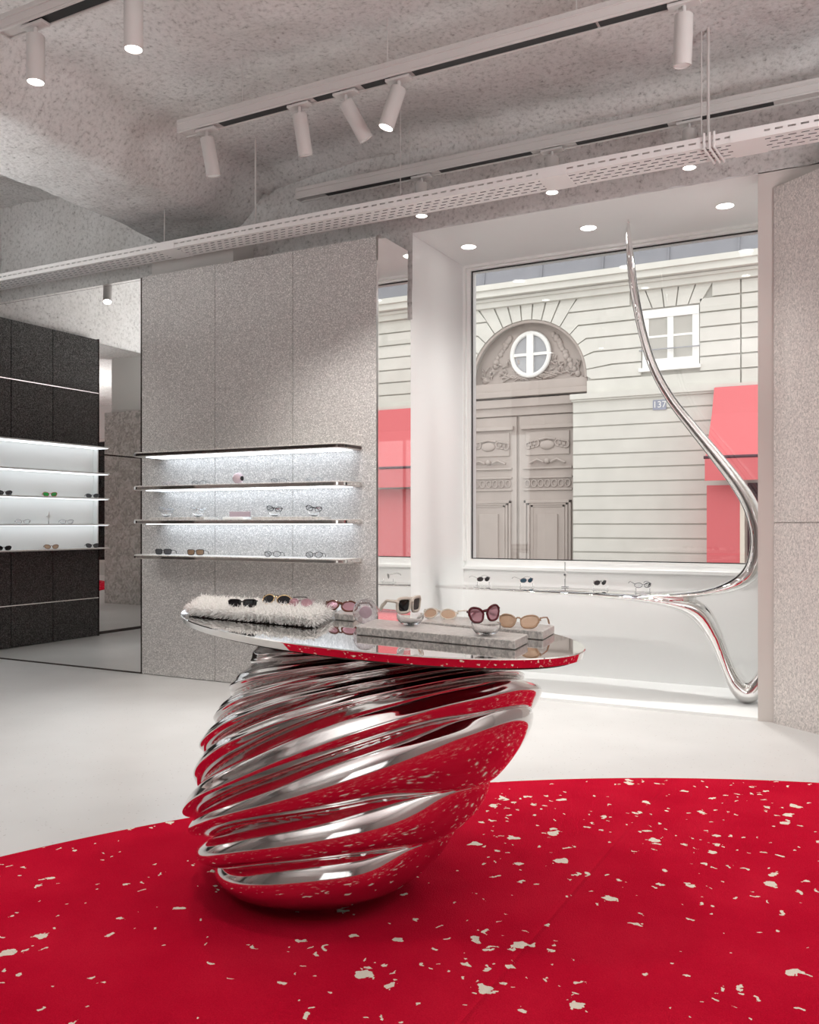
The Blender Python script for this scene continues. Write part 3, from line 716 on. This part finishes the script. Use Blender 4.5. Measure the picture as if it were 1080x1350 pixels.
# base: a loft of tilted oval sections (left point, right point, depth, lift of the front) with rope-like ribs
BD = 3.0
KEY = [ # s, left px, right px, depth half-axis, front lift
 (0.00, (392, 1172), (448, 1172), .08, 0.0),
 (0.05, (345, 1168), (500, 1164), .21, .0),
 (0.11, (308, 1157), (556, 1140), .31, .015),
 (0.20, (284, 1134), (604, 1092), .385, .055),
 (0.33, (270, 1106), (652, 1030), .45, .12),
 (0.45, (256, 1085), (688, 978), .49, .165),
 (0.55, (250, 1066), (708, 938), .50, .19),
 (0.65, (264, 1022), (708, 915), .48, .185),
 (0.75, (276, 978), (694, 898), .45, .16),
 (0.85, (296, 930), (676, 880), .41, .11),
 (1.00, (342, 845), (640, 838), .34, .0)]
def lerpkey(s):
    K = KEY
    for i in range(len(K)-1):
        if s <= K[i+1][0]: break
    t = (s-K[i][0])/(K[i+1][0]-K[i][0])
    def row(k): return [k[1][0], k[1][1], k[2][0], k[2][1], k[3], k[4]]
    p0, p1, p2, p3 = row(K[max(i-1, 0)]), row(K[i]), row(K[i+1]), row(K[min(i+2, len(K)-1)])
    h = K[i+1][0]-K[i][0]
    out = []
    for a, b_, c, d in zip(p0, p1, p2, p3):
        ha = K[i+1][0]-K[max(i-1, 0)][0]; hb = K[min(i+2, len(K)-1)][0]-K[i][0]
        m1 = (c-a)/ha*h; m2 = (d-b_)/hb*h
        out.append((2*t**3-3*t*t+1)*b_+(t**3-2*t*t+t)*m1+(-2*t**3+3*t*t)*c+(t**3-t*t)*m2)
    return out
VAL = [-.2, .055, .215, .345, .51, .675, .765, .85, .93, 1.01, 1.1]   # rib boundaries along s (at the front)
def rib(s):
    for i in range(len(VAL)-1):
        if s < VAL[i+1]: return i+(s-VAL[i])/(VAL[i+1]-VAL[i])
    return len(VAL)-1
RI = Vector((CT, ST, 0)); FW = Vector((-ST, CT, 0))
NS, NT = 420, 400
vs = []; fs = []
for i in range(NS+1):
    s = i/NS; lx, ly, rx_, ry_, dep, lift = lerpkey(s)
    L_ = Vector(((lx-540)*BD/F, 0, H-(ly-690)*BD/F)); R_ = Vector(((rx_-540)*BD/F, 0, H-(ry_-690)*BD/F))
    c = (L_+R_)/2; ax = (R_-L_)/2
    for j in range(NT):
        a = 2*PI*j/NT; ca, sa = math.cos(a), math.sin(a)      # a=0 right, 90 back, 270 front
        turn = (((a-1.5*PI+PI) % (2*PI))-PI)/(2*PI)           # -.5..+.5 round from the front
        q = rib(s)-turn*1.0+.05*math.sin(a*2+s*5)+.16*noise.noise(Vector((ca*1.1, sa*1.1, s*4)))
        q -= (1.1*sst(.5, .8, s)-.55*(1-sst(.25, .5, s)))*.5*math.sin(2*PI*turn)
        f = q-math.floor(q); ri = math.floor(q)
        f = f**.80; AM = (.8, 1.05, 1.15, 1.05, .85, .8, .95, .8, 1, .8, 1)[int(ri) % 11]*(1+.22*noise.noise(Vector((ca*1.3, sa*1.3, ri*2.7))))
        lobe = math.sqrt(max(0, 1-(2*f-1)**2))
        w = (1 if s < .62 else 1-.55*sst(.62, .85, s))
        amp = (.072*w+.004)*sst(0.05, .19, s)*(1-.62*sst(.2, .9, ca)*(1-sst(.5, .66, s)))
        if s > .93: amp *= 1-.6*sst(.93, 1, s)
        off = amp*((.45*lobe+.55*math.sin(PI*f))*AM-.68)
        # fine secondary pleats on the upper half
        off += .0048*math.sin(2*PI*(3.0*q)+1.0+1.5*noise.noise(Vector((ca*3, sa*3, s*5))))*sst(.42, .6, s)*(.55+.45*sst(.5, -.6, ca))*(.6+.4*noise.noise(Vector((ca*2, sa*2, s*6))))
        off += .010*noise.noise(Vector((ca*1.6, sa*1.6, s*3.5)))*sst(.05, .25, s)
        la = ax.length
        p = c+ax*(ca*(la+off)/la)
        pos = RI*p.x+Vector((0, 0, p.z))+FW*(BD+sa*(dep+off))
        pos.z += -sa*lift*(1 if sa < 0 else .6)
        vs.append(pos)
zc0 = sum(v.z for v in vs[:NT])/NT
for i in range(NS):
    for j in range(NT): fs.append((i*NT+j, i*NT+(j+1) % NT, (i+1)*NT+(j+1) % NT, (i+1)*NT+j))
fs += [tuple(range(NT))[::-1], tuple(range(NS*NT, (NS+1)*NT))]
zlo = min(v.z for v in vs); top = ZT-TT-.009
for v in vs:
    if v.z > top: v.z = top
    if v.z < ZR+.001: v.z = ZR+.001
off_ = Vector((tcx, tcy, ZR))
MB().add([v-off_ for v in vs], fs).build('base', 'cast', tab, 'all')

# ------------------------------------------------------------------ things on the table
def quad(px4, z): return [onZ(a, b_, z) for a, b_ in px4]
def tray(px4, h, m, label, name='display_tray', lip=True):
    q = quad(px4, ZT); c = sum(q, Vector())/4; c.z = ZT
    e = empty(name, c, label, 'tray')
    MB().prism([p-c+Vector((0, 0, .0005)) for p in q], (0, 0, h)).build('tray_body', m, e, bevel=.003)
    return e, c, q
tray([(470, 837), (679, 857), (696, 848), (495, 826)], .026, 'bronze', 'long bronze tray at the front of the table under the two glass bowls')
tray([(553, 830), (716, 844), (731, 835.5), (580, 820)], .026, 'bronze', 'long bronze tray at the back right of the table under tan glasses')
tray([(441, 817), (466, 819.5), (478, 811), (453, 809)], .024, 'bronze', 'dark bronze tray behind the white fur under the tortoise glasses')
e, c, q = tray([(249, 812), (412, 828), (437, 812), (266, 797)], .012, 'edge', 'tray wrapped in shaggy white fur at the left end of the table', 'fur_tray')
fb = MB()
A_, B_, C_, D_ = [p-c for p in q]
top_ = .034
fb.prism([p*1.0+Vector((0, 0, .012)) for p in (A_, B_, C_, D_)], (0, 0, top_-.016))
rnd = random.Random(3)
for i in range(9000):
    u, v = rnd.random(), rnd.random()
    edge = rnd.random() < .35
    if edge:
        k = rnd.choice([0, 0, 0, 1, 1, 2, 3])
        if k == 0: v = 0
        elif k == 1: u = 1
        elif k == 2: v = 1
        else: u = 0
    p = (A_*(1-u)+B_*u)*(1-v)+(D_*(1-u)+C_*u)*v
    p = Vector((p.x, p.y, (rnd.uniform(.008, top_) if edge else top_-.004)))
    outw = Vector((p.x, p.y, 0)).normalized() if edge else Vector((rnd.gauss(0, 1), rnd.gauss(0, 1), 0)).normalized()
    d = (outw*rnd.uniform(.3, 1)+Vector((rnd.gauss(0, .5), rnd.gauss(0, .5), rnd.uniform(-.5, .5) if edge else rnd.uniform(.35, 1)))).normalized()
    ln = rnd.uniform(.014, .038); w = .0012
    sd = d.cross(Vector((rnd.gauss(0, 1), rnd.gauss(0, 1), rnd.gauss(0, 1)))).normalized()*w
    mid = p+d*ln*.6; tipp = p+d*ln+Vector((0, 0, -.004 if not edge else -.008))
    for q_ in (mid, tipp, p): q_.z = max(q_.z, .0035)
    fb.add([p-sd, p+sd, mid+sd*.8, tipp, mid-sd*.8], [(0, 1, 2, 3, 4)])
o = fb.build('fur', 'fur', e); o['kind'] = 'stuff'
FZ = ZT+top_+.004
def tp(px, py, z): return onZ(px, py, z)
glasses(tp(319, 801, FZ), 'folded black glasses lying low on the left of the white fur', shape='rect', frame='fr_black', lens='lens_black', W=.105, hh=.026, fold=True, rz=TH-.08, r=.003)
glasses(tp(361, 797, FZ), 'oval black sunglasses with gold bridge on the back of the white fur', shape='oval', frame='fr_gold', lens='lens_black', W=.145, hh=.040, rz=TH-.55, r=.0022, lean=.5, temple='fr_black')
glasses(tp(394, 800, FZ), 'clear blush glasses on the white fur beside the black ovals', shape='oval', frame='fr_blush', lens='lens_pink', W=.10, hh=.032, rz=TH-.4, r=.002, lean=.4, fold=True)
glasses(tp(446, 806, ZT+.025), 'oxblood cat eye sunglasses with pink lenses on the small dark tray', shape='oval', frame='fr_tort', lens='lens_pink', W=.14, hh=.042, rz=TH-.45, r=.0036, lean=.6)
gpos = tp(482, 823, ZT+.001)
globe(gpos, 'clear glass globe with pink tint at the centre of the table', R=.044)
ins = bpy.data.objects['glass_globe']
MB().lathe([(0, -.003), (.022, -.002), (.022, .002), (0, .003)], (0, -.002, .042), 24, Matrix.Rotation(PI/2+.2, 3, 'X')).build('pink_disc', 'pink_opaque', ins, True)
zb = ZT+.0268
p = tp(541, 825, zb); bowl(p, 'glass bowl on the front tray holding beige sunglasses', R=.044)
glasses(p+Vector((0, 0, .0385)), 'chunky beige sunglasses with black lenses standing on a glass bowl', shape='rect', frame='fr_beige', lens='lens_black', W=.125, hh=.046, rz=TH+.95, r=.005, tl=.075, rx=.1)
p = tp(641, 838, zb); bowl(p, 'glass bowl on the front tray holding oxblood folded glasses', R=.043)
glasses(p+Vector((0, 0, .0375)), 'oxblood folded glasses with pink lenses resting on a glass bowl', shape='cat', frame='fr_red', lens='lens_pink', W=.095, hh=.042, rz=TH+.3, r=.0034, fold=True, ry=-.1)
glasses(tp(577, 816, zb), 'pale beige glasses on the back tray behind the beige sunglasses', shape='oval', frame='fr_beige', lens='lens_tan', W=.125, hh=.036, rz=TH-.5, r=.0026, lean=.5)
glasses(tp(682, 828, zb), 'tan rimmed glasses with peach lenses on the back tray', shape='cat', frame='fr_tan', lens='lens_tan', W=.13, hh=.040, rz=TH-.45, r=.0028, lean=.4)

# ------------------------------------------------------------------ street and the building across it
struct(box('floor_street', 'asphalt', -30, 20, 7.26, 40, -.25, -.13))
BY = 18.0
bl = empty('building', (-4, BY, -.13), 'pale stone building across the street with arched door, seen through the window', 'building')
def B(mb, name, m, par=bl, **k):
    l = bl.location
    for v in mb.v: v -= l
    return mb.build(name, m, par, **k)
def bbox(name, m, x0, x1, y0, y1, z0, z1, par=bl, **k): return B(MB().box(x0, x1, y0, y1, z0, z1), name, m, par, **k)
# backing wall with the arch opening
AC = Vector((-6.62, 4.29)); AR = 1.32
XA, XB = -16.0, 8.0; ZC = 5.95
G = .032; GD = .05
def arc(a0, a1, n=12, R=AR): return [(AC.x+R*math.cos(a0+(a1-a0)*i/n), AC.y+R*math.sin(a0+(a1-a0)*i/n)) for i in range(n+1)]
bw = MB()
bk = [(XB, -.13), (XB, ZC+.4), (XA, ZC+.4), (XA, -.13), (AC.x-AR, -.13)]+arc(PI, 0, 48)+[(AC.x+AR, -.13)]
bw.prism([(x, BY+GD, z) for x, z in bk], (0, .30, 0)); B(bw, 'wall_core', 'stone_gap')
st = MB()
def blk(pts, y=BY, d=GD+.01): st.prism([(x, y, z) for x, z in pts], (0, d, 0))
cs = .287; z0s = 3.90
WX0, WX1, WZ0, WZ1 = -4.165, -3.06, 4.32, 5.53
rows = []
z = z0s+.03
while z < ZC-.02:
    rows.append((z, min(z+cs, ZC))); z += cs
nr_ = len(rows)
def ang(zr): # joint height on the flank to its angle on the arch
    return math.asin(max(-1, min(1, (zr-AC.y)/AR*.80))) if zr < AC.y+.5 else None
# flank joints: heights at rows above the spring, converging on the arch
js = [r[0] for r in rows if r[0] > AC.y-.2]
angs = []
na = len(js)
for i, zz in enumerate(js): angs.append(-.10+(i)*.215 if i else 0.0)
def joint(i, side):
    a = angs[i]; ca, sa = math.cos(a), math.sin(a); zj = js[i]
    p = (AC.x+side*AR*ca, AC.y+AR*sa)
    ex = AR+.30 if i else AR
    q = (AC.x+side*(ex*ca), AC.y+ex*sa)
    # slide outward until the joint reaches its course height
    if sa > .02:
        k = (zj-AC.y)/sa
        if k > AR+.05: q = (AC.x+side*k*ca, zj)
        else: q = (AC.x+side*(AR+.12)*ca, zj)
    else: q = (AC.x+side*(AR+.1), zj)
    return p, q
for side in (-1, 1):
    for i in range(na-1):
        (p0_, q0), (p1_, q1) = joint(i, side), joint(i+1, side)
        xe_list = [(WX0-.05, XB)] if side > 0 else [(XA, XA)]
        zlo, zhi = js[i]+G/2, js[i+1]-G/2
        ar = [(AC.x+side*AR*math.cos(angs[i]+.008+(angs[i+1]-angs[i]-.016)*t/6), AC.y+AR*math.sin(angs[i]+.008+(angs[i+1]-angs[i]-.016)*t/6)) for t in range(7)]
        x_end = XA if side < 0 else (WX0-.03 if zlo < WZ1+.05 and zhi > WZ0 else WX1 if False else -2.30)
        if side > 0 and zlo < WZ1 and zhi > WZ0: x_end = WX0-.02
        elif side > 0 and zlo >= WZ1-.1: x_end = WX0-.25
        pts = [ar[0], (q0[0], zlo), (x_end, zlo), (x_end, zhi), (q1[0], zhi)]+ar[::-1][:6]
        blk(pts)
        if side > 0:
            if zlo < WZ1 and zhi > WZ0-.05: blk([(WX1+.02, zlo), (-2.30, zlo), (-2.30, zhi), (WX1+.02, zhi)])
            elif zlo >= WZ1-.1: blk([(WX1+.25, zlo), (-2.30, zlo), (-2.30, zhi), (WX1+.25, zhi)])
    # crown wedges up to the cornice
a_last = angs[na-1]
nw = 7
A = [a_last+(PI-2*a_last)*i/nw for i in range(nw+1)]
for i in range(nw):
    a0, a1 = A[i]+.010, A[i+1]-.010
    tops = []
    for a in (a0, a1):
        k = (ZC-AC.y)/math.sin(a); tops.append((AC.x+k*math.cos(a), ZC))
    blk([tops[1], tops[0]]+[(AC.x+AR*math.cos(a0+(a1-a0)*t/5), AC.y+AR*math.sin(a0+(a1-a0)*t/5)) for t in range(6)])
# top course filling either side of the wedges up to the cornice
for side in (-1, 1):
    k = (ZC-AC.y)/math.sin(a_last); xt = AC.x+side*k*math.cos(a_last)
    p_, q_ = joint(na-1, side); zj = js[-1]+G/2
    xe = XA if side < 0 else WX0-.25
    if side > 0 and ZC-zj > .03: blk([(WX1+.25, zj), (-2.30, zj), (-2.30, ZC), (WX1+.25, ZC)])
    if ZC-zj > .03: blk([(q_[0], zj), (xe, zj), (xe, ZC), (xt+side*.02, ZC)])
# rows below the joints (between the ledge and the spring)
for (r0, r1) in rows:
    if r0 < js[0]-.01:
        zhi = min(r1, js[0])-G/2
        blk([(AC.x+AR, r0+G/2), (-2.30, r0+G/2), (-2.30, zhi), (AC.x+AR, zhi)]); blk([(XA, r0+G/2), (AC.x-AR, r0+G/2), (AC.x-AR, zhi), (XA, zhi)])
# flat arch over the window
wc = (WX0+WX1)/2
for i in range(5):
    xb0, xb1 = WX0-.03+(WX1-WX0+.06)*i/5, WX0-.03+(WX1-WX0+.06)*(i+1)/5
    xt0, xt1 = wc+(xb0-wc)*1.42, wc+(xb1-wc)*1.42
    blk([(xb0+.012, WZ1+.03), (xb1-.012, WZ1+.03), (xt1-.012, ZC), (xt0+.012, ZC)])
# right pier past the vertical joint
for (r0, r1) in rows: blk([(-2.27, r0+G/2), (XB, r0+G/2), (XB, r1-G/2), (-2.27, r1-G/2)])
# lower wall, proud of the upper one
LX = -5.57
zz = z0s-.11-.26
while zz > -.2:
    blk([(LX, zz-cs+G/2), (XB, zz-cs+G/2), (XB, zz-G/2), (LX, zz-G/2)], BY-.08, .14); blk([(XA, zz-cs+G/2), (-8.25, zz-cs+G/2), (-8.25, zz-G/2), (XA, zz-G/2)], BY-.08, .14)
    zz -= cs
blk([(LX, z0s-.11-.26+G/2), (XB, z0s-.11-.26+G/2), (XB, z0s-.10), (LX, z0s-.10)], BY-.08, .14)
B(st, 'stone_blocks', 'stone')
B(MB().box(LX, XB, BY-.06, BY+.10, -.13, z0s-.1).box(XA, -8.25, BY-.06, BY+.1, -.13, z0s-.1), 'lower_wall', 'stone_gap')
B(MB().box(LX-.04, XB, BY-.17, BY+.06, z0s-.09, z0s+.02).box(LX-.02, XB, BY-.13, BY+.06, z0s-.13, z0s-.09), 'string_course', 'stone')
cor = MB().box(XA, XB, BY-.10, BY+.1, ZC-.02, ZC+.10).box(XA, XB, BY-.16, BY+.1, ZC+.10, ZC+.16).box(XA, XB, BY-.30, BY+.1, ZC+.17, ZC+.30).box(XA, XB, BY-.36, BY+.1, ZC+.30, ZC+.42)
B(cor, 'cornice', 'stone')
rf = MB().prism([(XA, BY-.3, ZC+.42), (XA, BY+.5, ZC+3.6), (XA, BY+2, ZC+3.6), (XA, BY+2, ZC+.42)], (XB-XA, 0, 0))
for i in range(18): rf.prism([(XA+.7+i*1.3, BY-.33, ZC+.42), (XA+.7+i*1.3, BY+.47, ZC+3.6), (XA+.7+i*1.3, BY+.5, ZC+3.6), (XA+.7+i*1.3, BY-.3, ZC+.42)], (.03, 0, 0))
B(rf, 'roof', 'roof')
# tympanum
ty = MB().prism([(x, BY+.30, z) for x, z in arc(0, PI, 40, AR+.02)], (0, .15, 0)); TY = B(ty, 'tympanum', 'door')
rim = MB().tube([(x, BY+.06, z) for x, z in arc(0, PI, 48, AR-.03)], .035, 8); B(rim, 'arch_moulding', 'door', smooth=True)
orn = MB(); rr = random.Random(5)
for s in (-1, 1):
    for i in range(15):
        t = i/14; a = .2+t*1.15
        x = AC.x+s*(.50+.62*t)*(1-.12*math.sin(t*PI)); z_ = AC.y+1.02-1.0*t+.16*math.sin(t*PI)
        orn.ball((x+rr.uniform(-.03, .03), BY+.29, z_), rr.uniform(.045, .075), 6, (1, .7, 1))
    for i in range(36):
        t = rr.random(); x = AC.x+s*(.30+.8*t); z_ = AC.y+.10+rr.random()*.42*(1-.5*t); a = rr.uniform(0, PI)
        orn.tube([(x, BY+.29, z_), (x+.07*math.cos(a), BY+.25, z_+.07*math.sin(a)), (x+.15*math.cos(a), BY+.29, z_+.13*math.sin(a))], [.012, .026, .006], 6)
for i in range(46):
    t = rr.uniform(-1, 1); x = AC.x+t*.62; z_ = AC.y+.10+rr.random()*.12
    a = rr.uniform(-.5, .5); orn.tube([(x-.09, BY+.28, z_-.09*a), (x, BY+.24, z_), (x+.09, BY+.28, z_+.09*a)], .016, 6)
B(orn, 'garland_relief', 'door', smooth=True)
ow = onY(699, 467, BY+.2)
OW = MB().tube([(ow.x+.42*math.cos(a), BY+.22, ow.z+.46*math.sin(a)) for a in [2*PI*i/40 for i in range(40)]], .05, 8, closed=True)
OW.box(ow.x-.075, ow.x+.075, BY+.18, BY+.26, ow.z-.45, ow.z+.45).box(ow.x-.42, ow.x+.42, BY+.20, BY+.26, ow.z-.03, ow.z+.03)
owf = B(OW, 'oval_window', 'white', smooth=True)
q = MB().prism([(ow.x+.43*math.cos(a)-bl.location.x, BY+.245-BY, ow.z+.47*math.sin(a)+.13) for a in [2*PI*i/40 for i in range(40)]], (0, .02, 0)); q.build('pane', 'grey_pane', owf)
# entablature and door
en = MB().box(AC.x-AR-.02, AC.x+AR-.02, BY+.10, BY+.5, AC.y-.18, AC.y+.02).box(AC.x-AR-.05, AC.x+AR+.0, BY+.03, BY+.5, AC.y-.30, AC.y-.18).box(AC.x-AR-.05, LX+.3, BY+.08, BY+.5, AC.y-.52, AC.y-.34).box(AC.x-AR-.05, LX+.3, BY+.14, BY+.5, AC.y-.70, AC.y-.50)
B(en, 'entablature', 'door', bevel=.012)
DCX = -6.88; DT = 3.62
dm = B(MB().box(DCX-1.4, DCX+1.45, BY+.22, BY+.5, -.13, DT), 'carriage_door', 'door')
for s in (-1, 1):
    lf = MB()
    xa, xb = (DCX+.03, DCX+1.32) if s > 0 else (DCX-1.32, DCX-.03)
    lf.box(xa, xb, BY+.17, BY+.24, -.13, DT-.05)
    # frames round the panels
    for (za, zb_, d) in ((2.42, 3.35, .04), (-.05, 1.82, .05)):
        for k in range(3):
            i0 = .12+.075*k; y0 = BY+.17-.05+.018*k
            if zb_-za > 1.2:
                lf.box(xa+i0, xb-i0, y0, BY+.2, zb_-.06-i0*.6, zb_-i0*.6); lf.box(xa+i0, xa+i0+.05, y0, BY+.2, za, zb_-i0*.6); lf.box(xb-i0-.05, xb-i0, y0, BY+.2, za, zb_-i0*.6)
    lf.box(xa+.42, xb-.42, BY+.13, BY+.2, .05, 1.45)
    lf.box(xa+.06, xb-.06, BY+.09, BY+.2, 3.28, 3.36); lf.box(xa+.16, xb-.16, BY+.14, BY+.2, 2.72, 3.22); lf.box(xa+.1, xb-.1, BY+.12, BY+.2, 2.42, 2.46); lf.box(xa+.10, xb-.10, BY+.13, BY+.2, 2.22, 2.26); lf.box(xa+.1, xb-.1, BY+.13, BY+.2, 1.96, 2.0)
    L_ = B(lf, 'door_leaf', 'door', dm, bevel=.006)
    L_.parent = dm
    og = MB(); cx_ = (xa+xb)/2
    for k in range(7): og.tube([(cx_-.45+.15*k+.06*math.cos(a), BY+.145, 2.11+.075*math.sin(a)) for a in [2*PI*i/12 for i in range(12)]], .014, 5, closed=True)
    og.ball((cx_, BY+.13, 2.93), .13, 8, (1.3, .4, .8)); og.tube([(cx_-.18, BY+.12, 3.04), (cx_, BY+.1, 3.07), (cx_+.18, BY+.12, 3.04)], .025, 6)
    for s2 in (-1, 1):
        for k in range(3): og.tube([(cx_+s2*(.24+.09*k)+.06*math.cos(a), BY+.125, 2.97+.07*math.sin(a)-.02*k) for a in [2*PI*i/12 for i in range(12)]], .02, 5, closed=True)
        og.tube([(cx_+s2*.08, BY+.12, 2.56), (cx_+s2*.22, BY+.11, 2.62), (cx_+s2*.40, BY+.12, 2.54)], .025, 6)
    og.ball((cx_, BY+.12, 2.58), .06, 6)
    B(og, 'carved_ornament', 'door', dm, smooth=True)
# upper window
wf = MB()
for x0, x1 in ((WX0, WX0+.13), (WX1-.13, WX1), (wc-.06, wc+.06)): wf.box(x0, x1, BY+.03, BY+.12, WZ0+.03, WZ1-.01)
for a, c_ in ((WZ1-.17, WZ1), (WZ0+.02, WZ0+.22)): wf.box(WX0, WX1, BY+.02, BY+.12, a, c_)
wf.box(WX0+.1, WX1-.1, BY+.04, BY+.12, (WZ0+WZ1)/2+.04, (WZ0+WZ1)/2+.085); wf.box(WX0-.06, WX1+.04, BY-.06, BY+.12, WZ0-.03, WZ0+.045)
WF = B(wf, 'window', 'white')
B(MB().box(WX0+.1, WX1-.1, BY+.085, BY+.095, WZ0+.1, WZ1-.1), 'pane', 'grey_pane', WF)
B(MB().tube([(WX0-.05, BY-.03, WZ0+.40), (WX1+.02, BY-.03, WZ0+.40)], .014, 8), 'guard_rail', 'grey_pane', bl)
# number plate
pp = onY(871, 533.5, BY-.1)
pl = bbox('number_plate', 'plate_blue', pp.x-.15, pp.x+.11, BY-.10, BY-.085, pp.z-.1, pp.z+.1)
tcu = bpy.data.curves.new('numerals', 'FONT'); tcu.body = '137'; tcu.size = .18; tcu.align_x = 'CENTER'; tcu.align_y = 'CENTER'; tcu.extrude = .003
to = bpy.data.objects.new('numerals', tcu); C.objects.link(to); tcu.materials.append(M['white']); 
bpy.context.view_layer.update()
mt_ = bpy.data.meshes.new_from_object(to.evaluated_get(bpy.context.evaluated_depsgraph_get())); bpy.data.objects.remove(to)
to = bpy.data.objects.new('numerals', mt_); C.objects.link(to); to.parent = pl
to.location = Vector((pp.x-.02, BY-.104, pp.z))-bl.location; to.rotation_euler = (PI/2, 0, 0)
# red shop
sh = empty('shopfront', (0, BY-.2, -.13), 'coral red shopfront with sloping awning to the right of the arched door', 'shopfront')
def S(mb, name, m, **k):
    for v in mb.v: v -= sh.location
    return mb.build(name, m, sh, **k)
AX0, AX1 = -2.72, 4.2
S(MB().prism([(AX0, BY-.18, 3.86), (AX0, BY-.35, 3.83), (AX0, BY-.62, 3.30), (AX0, BY-1.32, 2.46), (AX0, BY-1.32, 2.42), (AX0, BY-.18, 2.5)], (AX1-AX0, 0, 0)), 'awning', 'red_shop')
S(MB().box(AX0-.01, AX1, BY-1.34, BY-1.30, 2.02, 2.42), 'valance', 'red_shop')
S(MB().tube([(AX0-.03, BY-1.33, 2.44), (AX1, BY-1.33, 2.44)], .03, 8), 'awning_bar', 'plum', smooth=True)
S(MB().box(AX0-.04, -2.18, BY-.95, BY-.18, -.13, 1.95), 'side_panel', 'red_shop')
S(MB().box(-2.18, -2.10, BY-.96, BY-.18, -.13, 1.95), 'door_frame', 'fr_beige')
S(MB().box(-2.10, -.6, BY-.55, BY-.18, -.13, 2.0), 'shop_door', 'plum')
S(MB().box(-.6, AX1, BY-.95, BY-.18, -.13, 2.0), 'front_panel', 'red_shop')

# ------------------------------------------------------------------ light
w = bpy.data.worlds.new('sky'); bpy.context.scene.world = w; w.use_nodes = True
bg = w.node_tree.nodes['Background']; bg.inputs['Color'].default_value = (1, .99, .972, 1); bg.inputs['Strength'].default_value = 1.52
def area(loc, sx_, sy_, power, col=(.97, .99, 1), rot=(0, 0, 0)):
    ld = bpy.data.lights.new('fill_light', 'AREA'); ld.shape = 'RECTANGLE'; ld.size = sx_; ld.size_y = sy_; ld.energy = power; ld.color = col
    lo = bpy.data.objects.new('fill_light', ld); C.objects.link(lo); lo.location = loc; lo.rotation_euler = rot
    return lo
UP = (PI, 0, 0); UPW = 190  # unseen upward fill lights, added to brighten the ceiling; no fixtures
area((-6.4, 3.0, 2.7), 1.2, 1.2, 42, rot=UP)
area((2.5, 2.3, 1.9), 1.4, 1.6, UPW, rot=UP)
area((-1.5, -1.5, 2.1), 1.6, 1.6, UPW*.6, rot=UP)
area((2.6, YF-.2, 1.8), 4.2, 2.8, 330, (.92, .96, 1), rot=(PI/2, 0, PI))  # added fill that strengthens the daylight from the rear window
def far_spot(x, y, tx_, ty_, power=42, size=80):
    ld = bpy.data.lights.new('spot_light', 'SPOT'); ld.energy = power; ld.spot_size = math.radians(size); ld.spot_blend = .8; ld.shadow_soft_size = .05; ld.color = (1, .97, .93)
    lo = bpy.data.objects.new('spot_light', ld); C.objects.link(lo); lo.location = (x, y, 3.5)
    lo.rotation_euler = (Vector((tx_, ty_, 0))-Vector((x, y, 3.5))).to_track_quat('-Z', 'Y').to_euler()
for a in ((-4.5, 1.5, -4.3, 4.6), (-1.5, 1.2, -1.6, 3.4), (1.6, 1.5, .6, 3.0, 30), (3.0, 2.6, 1.4, 3.2, 16), (-1.0, -1.5, -.6, 0), (2.5, -1.8, 2, -1), (-6.0, 1.5, -6.2, 4.0), (-4, -2, -4, -1)): far_spot(*a)
# ------------------------------------------------------------------ camera and view
cd = bpy.data.cameras.new('camera'); cam = bpy.data.objects.new('camera', cd); C.objects.link(cam)
cam.location = CAM; cam.rotation_euler = (PI/2, 0, TH)
cd.sensor_width = 36; cd.sensor_fit = 'AUTO'; cd.lens = F*36/1350; cd.shift_y = 15/1350; cd.clip_end = 200; cd.clip_start = .05
sc = bpy.context.scene; sc.camera = cam
sc.view_settings.view_transform = 'Standard'; sc.view_settings.look = 'None'; sc.view_settings.gamma = 1; sc.view_settings.exposure = .42; sc.view_settings.use_curve_mapping = False
cy = sc.cycles
cy.caustics_reflective = False; cy.caustics_refractive = False; cy.max_bounces = 10; cy.diffuse_bounces = 4; cy.glossy_bounces = 6; cy.transmission_bounces = 8; cy.transparent_max_bounces = 12
cy.sample_clamp_indirect = 6; cy.use_denoising = True
